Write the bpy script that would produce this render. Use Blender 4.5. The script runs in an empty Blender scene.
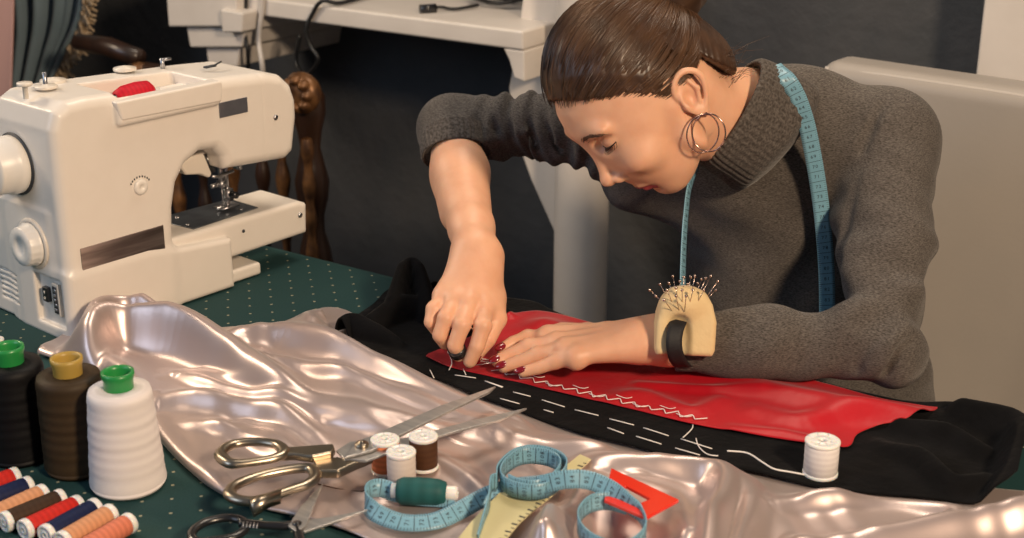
import bpy, bmesh, math, random
import numpy as np
from mathutils import Vector, Matrix
from mathutils.bvhtree import BVHTree

# ------------------------------------------------------------------ camera, world, lights
SC = bpy.context.scene
COL = SC.collection
PITCH, YAW, FPX = math.radians(20), math.radians(34.1), 1422.2
cam_d = bpy.data.cameras.new('camera'); cam_d.lens = 50; cam_d.sensor_width = 36
cam_d.clip_start = 0.05; cam_d.clip_end = 50
cam_d.dof.use_dof = True; cam_d.dof.focus_distance = 1.56; cam_d.dof.aperture_fstop = 7.0
cam = bpy.data.objects.new('camera', cam_d); COL.objects.link(cam)
cam.location = (0, 0, 1.395); cam.rotation_euler = (math.pi/2 - PITCH, 0, YAW)
SC.camera = cam

SC.view_settings.view_transform = 'Standard'; SC.view_settings.look = 'None'
SC.view_settings.gamma = 1; SC.view_settings.use_curve_mapping = False
SC.view_settings.exposure = -0.05

world = bpy.data.worlds.new('room_ambient'); SC.world = world; world.use_nodes = True
world.node_tree.nodes['Background'].inputs[0].default_value = (0.62, 0.72, 0.9, 1)
world.node_tree.nodes['Background'].inputs[1].default_value = 0.15

def area(name, loc, target, size, power, color, sizey=None):
    l = bpy.data.lights.new(name, 'AREA'); l.energy = power; l.color = color; l.size = size
    if sizey: l.shape = 'RECTANGLE'; l.size_y = sizey
    o = bpy.data.objects.new(name, l); COL.objects.link(o); o.location = loc
    o.rotation_euler = (Vector(target)-Vector(loc)).to_track_quat('-Z', 'Y').to_euler()
    return o
area('key_lamp', (1.15, 0.25, 2.15), (-0.75, 1.2, 0.8), 0.26, 64, (1.0, 0.75, 0.51))
area('window_daylight', (-1.9, -0.9, 2.1), (-0.8, 1.2, 0.8), 1.2, 14, (0.66, 0.80, 1.0))
area('pillar_fill_light', (-2.5, 0.75, 1.95), (-0.9, 1.9, 0.8), 0.4, 16, (1.0, 0.80, 0.58))  # added warm fill to brighten the pillar, not a fixture of the room
area('ceiling_lamp', (-1.0, 1.75, 2.5), (-0.8, 1.2, 0.8), 0.6, 15, (1.0, 0.84, 0.66))

# ------------------------------------------------------------------ view geometry helpers
CAM = np.array([0, 0, 1.395])
RT = np.array([math.cos(YAW), math.sin(YAW), 0]); FH = np.array([-math.sin(YAW), math.cos(YAW), 0])
FW = math.cos(PITCH)*FH + np.array([0, 0, -math.sin(PITCH)])
UP = math.sin(PITCH)*FH + np.array([0, 0, math.cos(PITCH)])
def ray(x, y): return FW + (x-512)/FPX*RT + (269-y)/FPX*UP
def at(x, y, d): return CAM + d*ray(x, y)
def on(x, y, z=0.75):
    r = ray(x, y); return CAM + r*(z-CAM[2])/r[2]
def V(a): return Vector([float(i) for i in a])
rng = np.random.RandomState(7); random.seed(7)

# ------------------------------------------------------------------ object helpers
def tag(o, label=None, cat=None, group=None, kind=None):
    if label: o['label'] = label
    if cat: o['category'] = cat
    if group: o['group'] = group
    if kind: o['kind'] = kind
    return o
def empty(name, loc, label, cat, group=None):
    o = bpy.data.objects.new(name, None); COL.objects.link(o); o.location = V(loc)
    o.empty_display_size = 0.02
    return tag(o, label, cat, group)
def link(name, verts, faces, mat, parent=None, smooth=True, uvs=None, loc=None):
    """world-space verts; origin set at loc / parent"""
    me = bpy.data.meshes.new(name)
    verts = np.asarray(verts, dtype=float)
    off = np.zeros(3)
    if parent is not None:
        p = parent; 
        while p is not None: off += np.array(p.location); p = p.parent
    elif loc is not None: off = np.array(loc, dtype=float)
    me.from_pydata((verts-off).tolist(), [], [tuple(int(i) for i in f) for f in faces])
    if uvs is not None:
        ul = me.uv_layers.new(name='UVMap'); uvs = np.asarray(uvs)
        idx = np.zeros(len(me.loops), dtype=np.int32); me.loops.foreach_get('vertex_index', idx)
        ul.data.foreach_set('uv', uvs[idx].astype(np.float32).ravel())
    me.materials.append(mat)
    if smooth: me.polygons.foreach_set('use_smooth', [True]*len(me.polygons))
    me.update()
    o = bpy.data.objects.new(name, me); COL.objects.link(o)
    if parent is not None: o.parent = parent
    elif loc is not None: o.location = V(loc)
    return o
class MB:
    def __init__(s): s.v = []; s.f = []; s.n = 0
    def add(s, v, f):
        v = np.asarray(v, dtype=float); s.v.append(v)
        s.f += [tuple(i+s.n for i in q) for q in f]; s.n += len(v); return s
    def box(s, c, size, rot=None):
        c = np.array(c, float); h = np.array(size, float)/2
        p = np.array([[x, y, z] for x in (-1, 1) for y in (-1, 1) for z in (-1, 1)])*h
        if rot is not None: p = p @ np.asarray(rot).T
        return s.add(p+c, [(0, 1, 3, 2), (4, 6, 7, 5), (0, 4, 5, 1), (2, 3, 7, 6), (0, 2, 6, 4), (1, 5, 7, 3)])
    def tube(s, pts, r, n=8, cap=True):
        pts = np.asarray(pts, float); m = len(pts)
        rr = np.full(m, r) if np.isscalar(r) else np.asarray(r, float)
        tg = np.gradient(pts, axis=0); tg /= np.linalg.norm(tg, axis=1)[:, None]+1e-12
        ref = np.array([0, 0, 1.0]) if abs(tg[0][2]) < .9 else np.array([1.0, 0, 0])
        u = np.cross(ref, tg[0]); u /= np.linalg.norm(u); V_ = []
        for i in range(m):
            u = u - tg[i]*np.dot(u, tg[i]); u /= np.linalg.norm(u)+1e-12; w = np.cross(tg[i], u)
            for k in range(n):
                a = 2*math.pi*k/n; V_.append(pts[i]+rr[i]*(math.cos(a)*u+math.sin(a)*w))
        F_ = [(i*n+k, i*n+(k+1) % n, (i+1)*n+(k+1) % n, (i+1)*n+k) for i in range(m-1) for k in range(n)]
        if cap: F_ += [tuple(range(n))[::-1], tuple((m-1)*n+k for k in range(n))]
        return s.add(V_, F_)
    def lathe(s, prof, o=(0, 0, 0), ax=(0, 0, 1), n=40, closed=False):
        """prof: (r, h) list"""
        ax = np.array(ax, float); ax /= np.linalg.norm(ax)
        ref = np.array([1.0, 0, 0]) if abs(ax[0]) < .9 else np.array([0, 1.0, 0])
        u = np.cross(ax, ref); u /= np.linalg.norm(u); w = np.cross(ax, u); m = len(prof); V_ = []
        for r, h in prof:
            for k in range(n):
                a = 2*math.pi*k/n; V_.append(np.array(o)+ax*h+r*(math.cos(a)*u+math.sin(a)*w))
        F_ = [(i*n+k, i*n+(k+1) % n, (i+1)*n+(k+1) % n, (i+1)*n+k) for i in range(m-1) for k in range(n)]
        if closed: F_ += [((m-1)*n+k, (m-1)*n+(k+1) % n, (k+1) % n, k) for k in range(n)]
        return s.add(V_, F_)
    def prism(s, poly, z0, z1, frame=None):
        """poly list (x,y) extruded z0..z1, optional frame (origin, X, Y, Z)"""
        n = len(poly); P = [(x, y, z0) for x, y in poly]+[(x, y, z1) for x, y in poly]; P = np.array(P, float)
        if frame is not None:
            o, X, Y, Z = [np.array(a, float) for a in frame]
            P = o+P[:, :1]*X+P[:, 1:2]*Y+P[:, 2:]*Z
        area2 = sum(poly[i][0]*poly[(i+1) % n][1]-poly[(i+1) % n][0]*poly[i][1] for i in range(n))
        F_ = [tuple(range(n))[::-1], tuple(range(n, 2*n))]+[(i, (i+1) % n, n+(i+1) % n, n+i) for i in range(n)]
        if area2 < 0: F_ = [q[::-1] for q in F_]
        return s.add(P, F_)
    def build(s, name, mat, parent=None, smooth=True, loc=None, bevel=None, auto=False):
        o = link(name, np.concatenate(s.v), s.f, mat, parent, smooth and not auto, loc=loc)
        if bevel:
            m = o.modifiers.new('bevel', 'BEVEL'); m.width = bevel; m.segments = 3; m.limit_method = 'ANGLE'
            m.angle_limit = math.radians(35)
            o.data.polygons.foreach_set('use_smooth', [True]*len(o.data.polygons))
            w = o.modifiers.new('wn', 'WEIGHTED_NORMAL'); w.keep_sharp = True
        if auto:
            o.data.polygons.foreach_set('use_smooth', [True]*len(o.data.polygons))
            o.data.set_sharp_from_angle(angle=math.radians(38))
        return o
def catmull(P, n=8, closed=False):
    P = np.asarray(P, float); m = len(P); out = []
    for i in range(m if closed else m-1):
        if closed: a, b, c, d = P[(i-1) % m], P[i], P[(i+1) % m], P[(i+2) % m]
        else: a, b, c, d = P[max(i-1, 0)], P[i], P[i+1], P[min(i+2, m-1)]
        for t in np.arange(n)/n:
            out.append(.5*((2*b)+(-a+c)*t+(2*a-5*b+4*c-d)*t*t+(-a+3*b-3*c+d)*t**3))
    if not closed: out.append(P[-1])
    return np.array(out)
def resample(P, n):
    P = np.asarray(P, float); L = np.r_[0, np.cumsum(np.linalg.norm(np.diff(P, axis=0), axis=1))]
    t = np.linspace(0, L[-1], n); return np.stack([np.interp(t, L, P[:, k]) for k in range(P.shape[1])], 1)

# ------------------------------------------------------------------ implicit surfaces (smooth union + surface nets)
class Field:
    def __init__(s, lo, hi, h):
        s.lo = np.array(lo, float); s.h = h; s.n = np.ceil((np.array(hi)-s.lo)/h).astype(int)+1
        s.D = np.full(tuple(s.n), 0.2, np.float32)
        s.ax = [s.lo[i]+h*np.arange(s.n[i]) for i in range(3)]
    def sl(s, lo, hi, pad):
        a = np.clip(np.floor((np.array(lo)-pad-s.lo)/s.h).astype(int), 0, s.n); b = np.clip(np.ceil((np.array(hi)+pad-s.lo)/s.h).astype(int)+1, 0, s.n)
        return tuple(slice(int(i), int(j)) for i, j in zip(a, b))
    def pts(s, S): return [s.ax[0][S[0]][:, None, None], s.ax[1][S[1]][None, :, None], s.ax[2][S[2]][None, None, :]]
    def op(s, fn, lo, hi, k=0.0, mode='u'):
        S = s.sl(lo, hi, k+4*s.h); A = s.D[S]
        if A.size == 0: return s
        d = fn(*s.pts(S)).astype(np.float32)
        if mode == 'u':
            r = np.minimum(A, d)
            if k > 0: r = r-np.maximum(k-np.abs(A-d), 0)**2/(4*k)
        elif mode == 's':
            r = np.maximum(A, -d)
            if k > 0: r = r+np.maximum(k-np.abs(A+d), 0)**2/(4*k)
        s.D[S] = r; return s
    def ell(s, c, r, k=0.0, mode='u', B=None):
        c = np.array(c, float); r = np.array(r, float)
        def fn(x, y, z):
            X, Y, Z = x-c[0], y-c[1], z-c[2]
            if B is not None:
                b = np.array(B); X, Y, Z = b[0][0]*X+b[0][1]*Y+b[0][2]*Z, b[1][0]*X+b[1][1]*Y+b[1][2]*Z, b[2][0]*X+b[2][1]*Y+b[2][2]*Z
            k0 = np.sqrt((X/r[0])**2+(Y/r[1])**2+(Z/r[2])**2); k1 = np.sqrt((X/r[0]**2)**2+(Y/r[1]**2)**2+(Z/r[2]**2)**2)+1e-9
            return k0*(k0-1)/k1
        R_ = r if B is None else np.full(3, r.max())
        return s.op(fn, c-R_, c+R_, k, mode)
    def cone(s, a, b, ra, rb, k=0.0, mode='u'):
        a = np.array(a, float); b = np.array(b, float); ab = b-a; L2 = ab@ab+1e-12
        def fn(x, y, z):
            X, Y, Z = x-a[0], y-a[1], z-a[2]
            t = np.clip((X*ab[0]+Y*ab[1]+Z*ab[2])/L2, 0, 1)
            return np.sqrt((X-t*ab[0])**2+(Y-t*ab[1])**2+(Z-t*ab[2])**2)-(ra+(rb-ra)*t)
        R_ = max(ra, rb); return s.op(fn, np.minimum(a, b)-R_, np.maximum(a, b)+R_, k, mode)
    def chain(s, pts, rs, k=0.0, mode='u', ki=0.0):
        for i in range(len(pts)-1): s.cone(pts[i], pts[i+1], rs[i], rs[i+1], k if i == 0 else max(ki, 0.0), mode)
        return s
    def displace(s, fn):
        near = np.argwhere(np.abs(s.D) < 6*s.h)
        x, y, z = [s.ax[i][near[:, i]] for i in range(3)]
        s.D[near[:, 0], near[:, 1], near[:, 2]] += fn(x, y, z).astype(np.float32); return s
    def mesh(s):
        D = s.D.copy(); D[0] = D[-1] = .1; D[:, 0] = D[:, -1] = .1; D[:, :, 0] = D[:, :, -1] = .1
        ins = D < 0
        cnt = np.zeros(tuple(np.array(D.shape)-1), np.int8)
        cs = [(i, j, k) for i in (0, 1) for j in (0, 1) for k in (0, 1)]
        nx, ny, nz = D.shape
        for i, j, k in cs: cnt += ins[i:nx-1+i, j:ny-1+j, k:nz-1+k]
        cell = np.argwhere((cnt > 0) & (cnt < 8)); idx = np.full(cnt.shape, -1, np.int32)
        idx[cell[:, 0], cell[:, 1], cell[:, 2]] = np.arange(len(cell))
        val = {c: D[cell[:, 0]+c[0], cell[:, 1]+c[1], cell[:, 2]+c[2]] for c in cs}
        acc = np.zeros((len(cell), 3)); num = np.zeros(len(cell))
        for a in cs:
            for ax in range(3):
                if a[ax] == 0:
                    b = list(a); b[ax] = 1; b = tuple(b); va, vb = val[a], val[b]; m = (va < 0) != (vb < 0)
                    t = np.where(m, va/np.where(m, va-vb, 1), 0)
                    p = np.tile(np.array(a, float), (len(cell), 1)); p[:, ax] += t
                    acc[m] += p[m]; num[m] += 1
        Vt = s.lo+s.h*(cell+acc/num[:, None]); F_ = []
        for ax in range(3):
            sa = [slice(1, -1)]*3; sa[ax] = slice(0, -1); sb = list(sa); sb[ax] = slice(1, None)
            A, B = ins[tuple(sa)], ins[tuple(sb)]
            e = np.argwhere(A != B); flip = A[e[:, 0], e[:, 1], e[:, 2]]
            q = e.copy()
            for k_ in range(3):
                if k_ != ax: q[:, k_] += 1
            u, w = [(1, 2), (2, 0), (0, 1)][ax]
            def g(du, dw):
                c = q.copy(); c[:, u] -= du; c[:, w] -= dw; return idx[c[:, 0], c[:, 1], c[:, 2]]
            Q = np.stack([g(1, 1), g(0, 1), g(0, 0), g(1, 0)], 1); Q[~flip] = Q[~flip][:, ::-1]
            F_.append(Q)
        return Vt, np.concatenate(F_)
def noise3(x, y, z, seed=0, oct=1):
    """cheap smooth pseudo-noise: sum of sines"""
    r = np.random.RandomState(seed); o = 0
    for i in range(7):
        k = r.normal(size=3); k /= np.linalg.norm(k); k *= r.uniform(.6, 1.6); o = o+np.sin(k[0]*x+k[1]*y+k[2]*z+r.uniform(0, 6.28))
    return o/3.2
def frame_apply(v, O, B): return np.asarray(O)+v@np.asarray(B)     # rows of B = world axes of local x,y,z
def pack(name, parts, mat, parent, uv=None):
    n = 0; Vs = []; Fs = []
    for v, f in parts: Vs.append(v); Fs.append(np.asarray(f)+n); n += len(v)
    Vs = np.concatenate(Vs); Fs = np.concatenate(Fs)
    me = bpy.data.meshes.new(name); off = np.zeros(3); p = parent
    while p is not None: off += np.array(p.location); p = p.parent
    Vs = Vs-off
    me.vertices.add(len(Vs)); me.vertices.foreach_set('co', Vs.astype(np.float32).ravel())
    me.loops.add(len(Fs)*4); me.loops.foreach_set('vertex_index', Fs.astype(np.int32).ravel())
    me.polygons.add(len(Fs)); me.polygons.foreach_set('loop_start', (np.arange(len(Fs))*4).astype(np.int32))
    me.update(calc_edges=True); me.validate()
    me.polygons.foreach_set('use_smooth', [True]*len(me.polygons)); me.materials.append(mat)
    o = bpy.data.objects.new(name, me); COL.objects.link(o); o.parent = parent
    return o

# ------------------------------------------------------------------ materials
def mat(name, color, rough=.5, metal=0, noise=None, bump=None, sheen=0, sss=0, coat=0, spec=None, aniso=0, trans=0, emit=None):
    """noise=(scale, color2, amount, stretch)  bump=(scale, strength, dist, stretch)"""
    m = bpy.data.materials.new(name); m.use_nodes = True; nt = m.node_tree; N = nt.nodes; L = nt.links
    b = N['Principled BSDF']; b.inputs['Base Color'].default_value = (*color, 1)
    b.inputs['Roughness'].default_value = rough; b.inputs['Metallic'].default_value = metal
    if sheen: b.inputs['Sheen Weight'].default_value = sheen; b.inputs['Sheen Roughness'].default_value = .4
    if sss:
        b.inputs['Subsurface Weight'].default_value = sss; b.inputs['Subsurface Radius'].default_value = (.9, .35, .18); b.inputs['Subsurface Scale'].default_value = .008
    if coat: b.inputs['Coat Weight'].default_value = coat; b.inputs['Coat Roughness'].default_value = .15
    if spec is not None: b.inputs['Specular IOR Level'].default_value = spec
    if aniso: b.inputs['Anisotropic'].default_value = aniso
    if trans: b.inputs['Transmission Weight'].default_value = trans
    tc = N.new('ShaderNodeTexCoord')
    def mapped(st):
        mp = N.new('ShaderNodeMapping'); mp.inputs['Scale'].default_value = st; L.new(tc.outputs['Object'], mp.inputs[0]); return mp.outputs[0]
    if noise:
        sc, c2, am = noise[:3]; st = noise[3] if len(noise) > 3 else (1, 1, 1)
        nz = N.new('ShaderNodeTexNoise'); nz.inputs['Scale'].default_value = sc; nz.inputs['Detail'].default_value = 4; L.new(mapped(st), nz.inputs['Vector'])
        mr = N.new('ShaderNodeMapRange'); mr.inputs[1].default_value = .35; mr.inputs[2].default_value = .65; mr.inputs[4].default_value = am; L.new(nz.outputs[0], mr.inputs[0])
        mx = N.new('ShaderNodeMix'); mx.data_type = 'RGBA'; mx.inputs[6].default_value = (*color, 1); mx.inputs[7].default_value = (*c2, 1)
        L.new(mr.outputs[0], mx.inputs[0]); L.new(mx.outputs[2], b.inputs['Base Color'])
    if bump:
        sc, stg, ds = bump[:3]; st = bump[3] if len(bump) > 3 else (1, 1, 1)
        nz = N.new('ShaderNodeTexNoise'); nz.inputs['Scale'].default_value = sc; nz.inputs['Detail'].default_value = 3; L.new(mapped(st), nz.inputs['Vector'])
        bp = N.new('ShaderNodeBump'); bp.inputs['Strength'].default_value = stg; bp.inputs['Distance'].default_value = ds
        L.new(nz.outputs[0], bp.inputs['Height']); L.new(bp.outputs[0], b.inputs['Normal'])
    return m
def nodes(m): return m.node_tree.nodes, m.node_tree.links, m.node_tree.nodes['Principled BSDF']
M = {}
M['wall'] = mat('charcoal_plaster', (.050, .055, .062), .85, noise=(9, (.066, .068, .074), .8), bump=(30, .35, .01))
M['foam'] = mat('black_crinkled_panel', (.013, .013, .015), .8, noise=(40, (.022, .022, .024), .9, (1, 1, 3)), bump=(60, .8, .01, (1, 1, 2.5)))
M['floor'] = mat('dark_floor', (.035, .028, .024), .5, noise=(4, (.05, .04, .03), 1, (1, 8, 1)))
M['white_paint'] = mat('white_gloss_paint', (.72, .67, .62), .45, noise=(12, (.62, .57, .52), .5), bump=(25, .15, .004))
M['satin'] = mat('champagne_satin', (.58, .47, .445), .36, metal=.68, bump=(900, .04, .0005, (1, .1, 1)), sheen=.2)
M['velvet'] = mat('black_velvet', (.002, .002, .0025), .9, sheen=.03, bump=(70, .5, .004), noise=(25, (.005, .005, .006), .8), spec=.12)
M['red'] = mat('red_satin', (.46, .005, .012), .45, noise=(9, (.33, .003, .010), .8), bump=(26, .35, .006, (1, 1, 1)), sheen=.12, spec=.35)
M['machine'] = mat('cream_white_plastic', (.80, .745, .68), .33, noise=(60, (.76, .70, .63), .3), spec=.5)
M['machine_tray'] = mat('cream_tray_plastic', (.72, .66, .58), .38)
M['dial'] = mat('white_dial_plastic', (.82, .78, .72), .35)
M['steel'] = mat('brushed_steel', (.45, .45, .47), .3, metal=1, bump=(120, .1, .001, (1, 12, 1)))
M['plate'] = mat('needle_plate_steel', (.25, .28, .32), .28, metal=.9, noise=(40, (.12, .13, .15), .7))
M['label_plate'] = mat('scratched_silver_label', (.16, .13, .12), .3, metal=.8, noise=(30, (.42, .36, .33), .9, (1, .25, 3)))
M['label_plate2'] = mat('silver_blue_label', (.16, .18, .22), .35, metal=.7, noise=(25, (.26, .27, .31), .8))
M['black_plastic'] = mat('black_plastic', (.012, .012, .014), .28, coat=.3)
M['white_print'] = mat('white_marking', (.8, .78, .74), .6)
M['dark_print'] = mat('dark_marking', (.03, .035, .045), .6)
M['brass'] = mat('aged_steel_handle', (.42, .36, .28), .30, metal=1, noise=(35, (.30, .25, .19), .7), bump=(60, .08, .001))
M['blade'] = mat('scissor_blade_steel', (.60, .58, .56), .34, metal=.75, noise=(30, (.36, .36, .37), .6, (1, 6, 1)))
M['skin'] = mat('warm_skin', (.74, .42, .27), .46, noise=(45, (.66, .34, .21), .6), bump=(420, .10, .0006), sss=.25, spec=.4)
M['lip'] = mat('muted_red_lips', (.52, .10, .11), .38, sss=.1)
M['nail'] = mat('dark_red_nail_varnish', (.20, .006, .015), .16, coat=.6)
M['eyewhite'] = mat('eye_white', (.72, .66, .62), .25)
M['lash'] = mat('dark_lashes', (.015, .010, .009), .6)
M['brow'] = mat('brown_eyebrow', (.11, .055, .030), .7)
M['hair'] = mat('chestnut_hair', (.036, .017, .009), .40, noise=(60, (.075, .036, .018), .8), aniso=.5, spec=.6)
M['hair2'] = mat('chestnut_hair_strand', (.055, .026, .013), .33, noise=(30, (.13, .066, .032), .8), spec=.6)
M['sweater'] = mat('charcoal_brown_knit', (.050, .043, .038), .92, noise=(330, (.150, .132, .118), 1.0, (1, 1, 4)), sheen=.15, spec=.2)
M['jeans'] = mat('dark_denim', (.035, .05, .075), .85, noise=(200, (.09, .11, .14), .8), bump=(150, .3, .002))
M['shoe'] = mat('dark_leather', (.02, .015, .012), .4)
M['leather'] = mat('taupe_leather', (.36, .325, .29), .48, noise=(14, (.34, .31, .28), .6), bump=(160, .15, .001))
M['piping'] = mat('taupe_piping', (.46, .42, .38), .5)
M['wood'] = mat('dark_carved_wood', (.016, .007, .004), .4, noise=(18, (.045, .017, .007), .8, (1, 1, .2)), coat=.3)
M['gilt'] = mat('worn_gilt_wood', (.22, .10, .035), .4, metal=.35, noise=(35, (.05, .022, .012), .9))
M['curtain'] = mat('blue_grey_curtain', (.22, .30, .36), .7, sheen=.3, noise=(12, (.13, .20, .24), .7, (1, 1, .3)))
M['pink'] = mat('dusty_pink_curtain', (.50, .30, .27), .8)
M['fringe'] = mat('gold_beige_fringe', (.36, .25, .14), .8, noise=(80, (.60, .47, .32), .9))
M['cable_b'] = mat('black_cable', (.012, .012, .013), .45)
M['cable_w'] = mat('white_cable', (.60, .56, .52), .5)
M['tape'] = mat('sky_blue_vinyl', (.19, .385, .50), .38, noise=(30, (.16, .35, .46), .5), spec=.45)
M['tape_dark'] = mat('blue_grey_ribbon', (.10, .20, .28), .4)
M['cushion'] = mat('cream_felt_cushion', (.72, .55, .30), .8, noise=(30, (.62, .45, .23), .6), bump=(90, .4, .003), sheen=.2)
M['pin'] = mat('pin_steel', (.55, .42, .36), .25, metal=1)
M['gold_hoop'] = mat('rose_gold_hoop', (.50, .33, .28), .22, metal=1)
M['ruler'] = mat('pale_yellow_ruler', (.60, .55, .31), .38, noise=(20, (.54, .48, .26), .5))
M['red_plastic'] = mat('red_translucent_plastic', (.72, .03, .012), .2, coat=.5, sss=.1)
M['thread_w'] = mat('white_thread', (.78, .74, .71), .7)
M['tablewood'] = mat('table_wood', (.06, .035, .02), .5, noise=(10, (.09, .05, .03), .8, (8, 1, 1)))

def thread_mat(name, c, c2=None, scale=900, rough=.55, helix=.25):
    """wound thread: fine rings along local Z + slow wobble bands"""
    m = bpy.data.materials.new(name); m.use_nodes = True; N, L, b = nodes(m)
    c2 = c2 or tuple(x*.72 for x in c)
    tc = N.new('ShaderNodeTexCoord'); w = N.new('ShaderNodeTexWave'); w.wave_type = 'BANDS'; w.bands_direction = 'Z'
    w.inputs['Scale'].default_value = scale; w.inputs['Distortion'].default_value = 1.5; w.inputs['Detail'].default_value = 1; w.inputs['Detail Scale'].default_value = .02
    L.new(tc.outputs['Object'], w.inputs[0])
    w2 = N.new('ShaderNodeTexWave'); w2.bands_direction = 'Z'; w2.inputs['Scale'].default_value = scale/16; w2.inputs['Distortion'].default_value = 3; w2.inputs['Detail Scale'].default_value = .03
    L.new(tc.outputs['Object'], w2.inputs[0])
    ad = N.new('ShaderNodeMath'); ad.operation = 'MULTIPLY_ADD'; ad.inputs[1].default_value = .6; L.new(w2.outputs[1], ad.inputs[0])
    ml = N.new('ShaderNodeMath'); ml.operation = 'MULTIPLY'; ml.inputs[1].default_value = .4; L.new(w.outputs[1], ml.inputs[0]); L.new(ml.outputs[0], ad.inputs[2])
    mx = N.new('ShaderNodeMix'); mx.data_type = 'RGBA'; mx.inputs[6].default_value = (*c2, 1); mx.inputs[7].default_value = (*c, 1)
    L.new(ad.outputs[0], mx.inputs[0]); L.new(mx.outputs[2], b.inputs['Base Color'])
    bp = N.new('ShaderNodeBump'); bp.inputs['Strength'].default_value = .22; bp.inputs['Distance'].default_value = .0004
    L.new(ad.outputs[0], bp.inputs['Height']); L.new(bp.outputs[0], b.inputs['Normal'])
    b.inputs['Roughness'].default_value = rough; b.inputs['Specular IOR Level'].default_value = .2
    return m
# dotted green table cloth
def dotted():
    m = bpy.data.materials.new('green_dotted_cloth'); m.use_nodes = True; N, L, b = nodes(m)
    tc = N.new('ShaderNodeTexCoord'); mp = N.new('ShaderNodeMapping'); mp.inputs['Rotation'].default_value = (0, 0, 0); mp.inputs['Scale'].default_value = (1/.0375, 1/.0375, 0)
    L.new(tc.outputs['Object'], mp.inputs[0])
    def cell(offset):
        a = N.new('ShaderNodeVectorMath'); a.operation = 'ADD'; a.inputs[1].default_value = offset; L.new(mp.outputs[0], a.inputs[0])
        f = N.new('ShaderNodeVectorMath'); f.operation = 'FRACTION'; L.new(a.outputs[0], f.inputs[0])
        s = N.new('ShaderNodeVectorMath'); s.operation = 'SUBTRACT'; s.inputs[1].default_value = (.5, .5, 0); L.new(f.outputs[0], s.inputs[0])
        ln = N.new('ShaderNodeVectorMath'); ln.operation = 'LENGTH'; L.new(s.outputs[0], ln.inputs[0])
        lt = N.new('ShaderNodeMath'); lt.operation = 'LESS_THAN'; lt.inputs[1].default_value = .042; L.new(ln.outputs['Value'], lt.inputs[0]); return lt
    a, c = cell((0, 0, 0)), cell((.5, .5, 0))
    mxm = N.new('ShaderNodeMath'); mxm.operation = 'MAXIMUM'; L.new(a.outputs[0], mxm.inputs[0]); L.new(c.outputs[0], mxm.inputs[1])
    nz = N.new('ShaderNodeTexNoise'); nz.inputs['Scale'].default_value = 500; L.new(tc.outputs['Object'], nz.inputs[0])
    base = N.new('ShaderNodeMix'); base.data_type = 'RGBA'; base.inputs[6].default_value = (.005, .030, .031, 1); base.inputs[7].default_value = (.014, .056, .058, 1); L.new(nz.outputs[0], base.inputs[0])
    mx = N.new('ShaderNodeMix'); mx.data_type = 'RGBA'; mx.inputs[7].default_value = (.30, .29, .20, 1)
    L.new(mxm.outputs[0], mx.inputs[0]); L.new(base.outputs[2], mx.inputs[6]); L.new(mx.outputs[2], b.inputs['Base Color'])
    b.inputs['Roughness'].default_value = .8; b.inputs['Specular IOR Level'].default_value = .3
    return m
M['tablecloth'] = dotted()
# knit bump for the sweater: vertical ribs by distorted wave + fine noise
def knit(m, ribs=False):
    N, L, b = nodes(m); tc = N.new('ShaderNodeTexCoord')
    w = N.new('ShaderNodeTexWave'); w.inputs['Scale'].default_value = 330; w.bands_direction = 'Z'; w.inputs['Distortion'].default_value = 3; w.inputs['Detail Scale'].default_value = 3
    L.new(tc.outputs['Object'], w.inputs[0]); n = N.new('ShaderNodeTexNoise'); n.inputs['Scale'].default_value = 600; L.new(tc.outputs['Object'], n.inputs[0])
    a = N.new('ShaderNodeMath'); a.operation = 'ADD'; L.new(w.outputs[1], a.inputs[0]); L.new(n.outputs[0], a.inputs[1])
    bp = N.new('ShaderNodeBump'); bp.inputs['Strength'].default_value = .5; bp.inputs['Distance'].default_value = .0012
    L.new(a.outputs[0], bp.inputs['Height']); L.new(bp.outputs[0], b.inputs['Normal'])
knit(M['sweater'])

# ------------------------------------------------------------------ the setting
def struct(name, mb, m, **k): return tag(mb.build(name, m, smooth=False, **k), kind='structure')
WY = 2.30
struct('floor', MB().box((0, 1.2, -.01), (8, 6, .02)), M['floor'])
struct('wall_back', MB().box((-1.6, WY+.05, 1.4), (3.36, .1, 2.8)), M['wall'])
struct('wall_left', MB().box((-3.33, 1.0, 1.4), (.1, 2.72, 2.8)), M['wall'])
# crinkled dark panelled stretch of wall to the right of the white pillar
struct('wall_right', MB().box((0.08+1.5, WY-.02, 1.4), (3.0, .1, 2.8)), M['foam'])
struct('baseboard_back', MB().box((-1.6, WY-.008, .06), (3.36, .016, .12)), M['wall'])

def vy(px, py, y):       # point on the plane y = const
    r = ray(px, py); return CAM+r*(y/r[1])
def poly_on_y(pts, y): return [tuple(vy(a, b, y)[[0, 2]]) for a, b in pts]
YF = (np.array([0, 0, 0]), np.array([1, 0, 0]), np.array([0, 0, 1]), np.array([0, 1, 0]))
# white pillar with a slanted brace
py_ = 2.06
xl, xr = vy(557, 200, py_)[0], vy(607, 200, py_)[0]
pm = MB(); xc, rr = (xl+xr)/2, (xr-xl)/2
pm.lathe([(rr*.93, 0), (rr*.93, 2.8)], (xc, py_, 0), n=48)
pil = empty('pillar', (xc, py_, 0), 'round white floor-to-ceiling pillar behind the bent head', 'pillar')
pil['kind'] = 'structure'; pil.name = 'trim_1'
pm.build('pillar_shaft', M['white_paint'], pil)
MB().prism(poly_on_y([(529, -60), (518, 30), (508, 88), (512, 130), (530, 180), (556, 238), (580, 238), (580, -60)], py_+.03), py_+.03, py_+.10, YF).build('brace', M['white_paint'], pil, bevel=.006)
# white door frame strip far right
x0, x1 = vy(983, 40, WY-.1)[0], vy(1060, 40, WY-.1)[0]
t2 = MB().box(((x0+x1)/2, WY-.095, 1.3), (x1-x0, .05, 2.6)); struct('trim_2', t2, M['white_paint'], bevel=.005)

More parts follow.
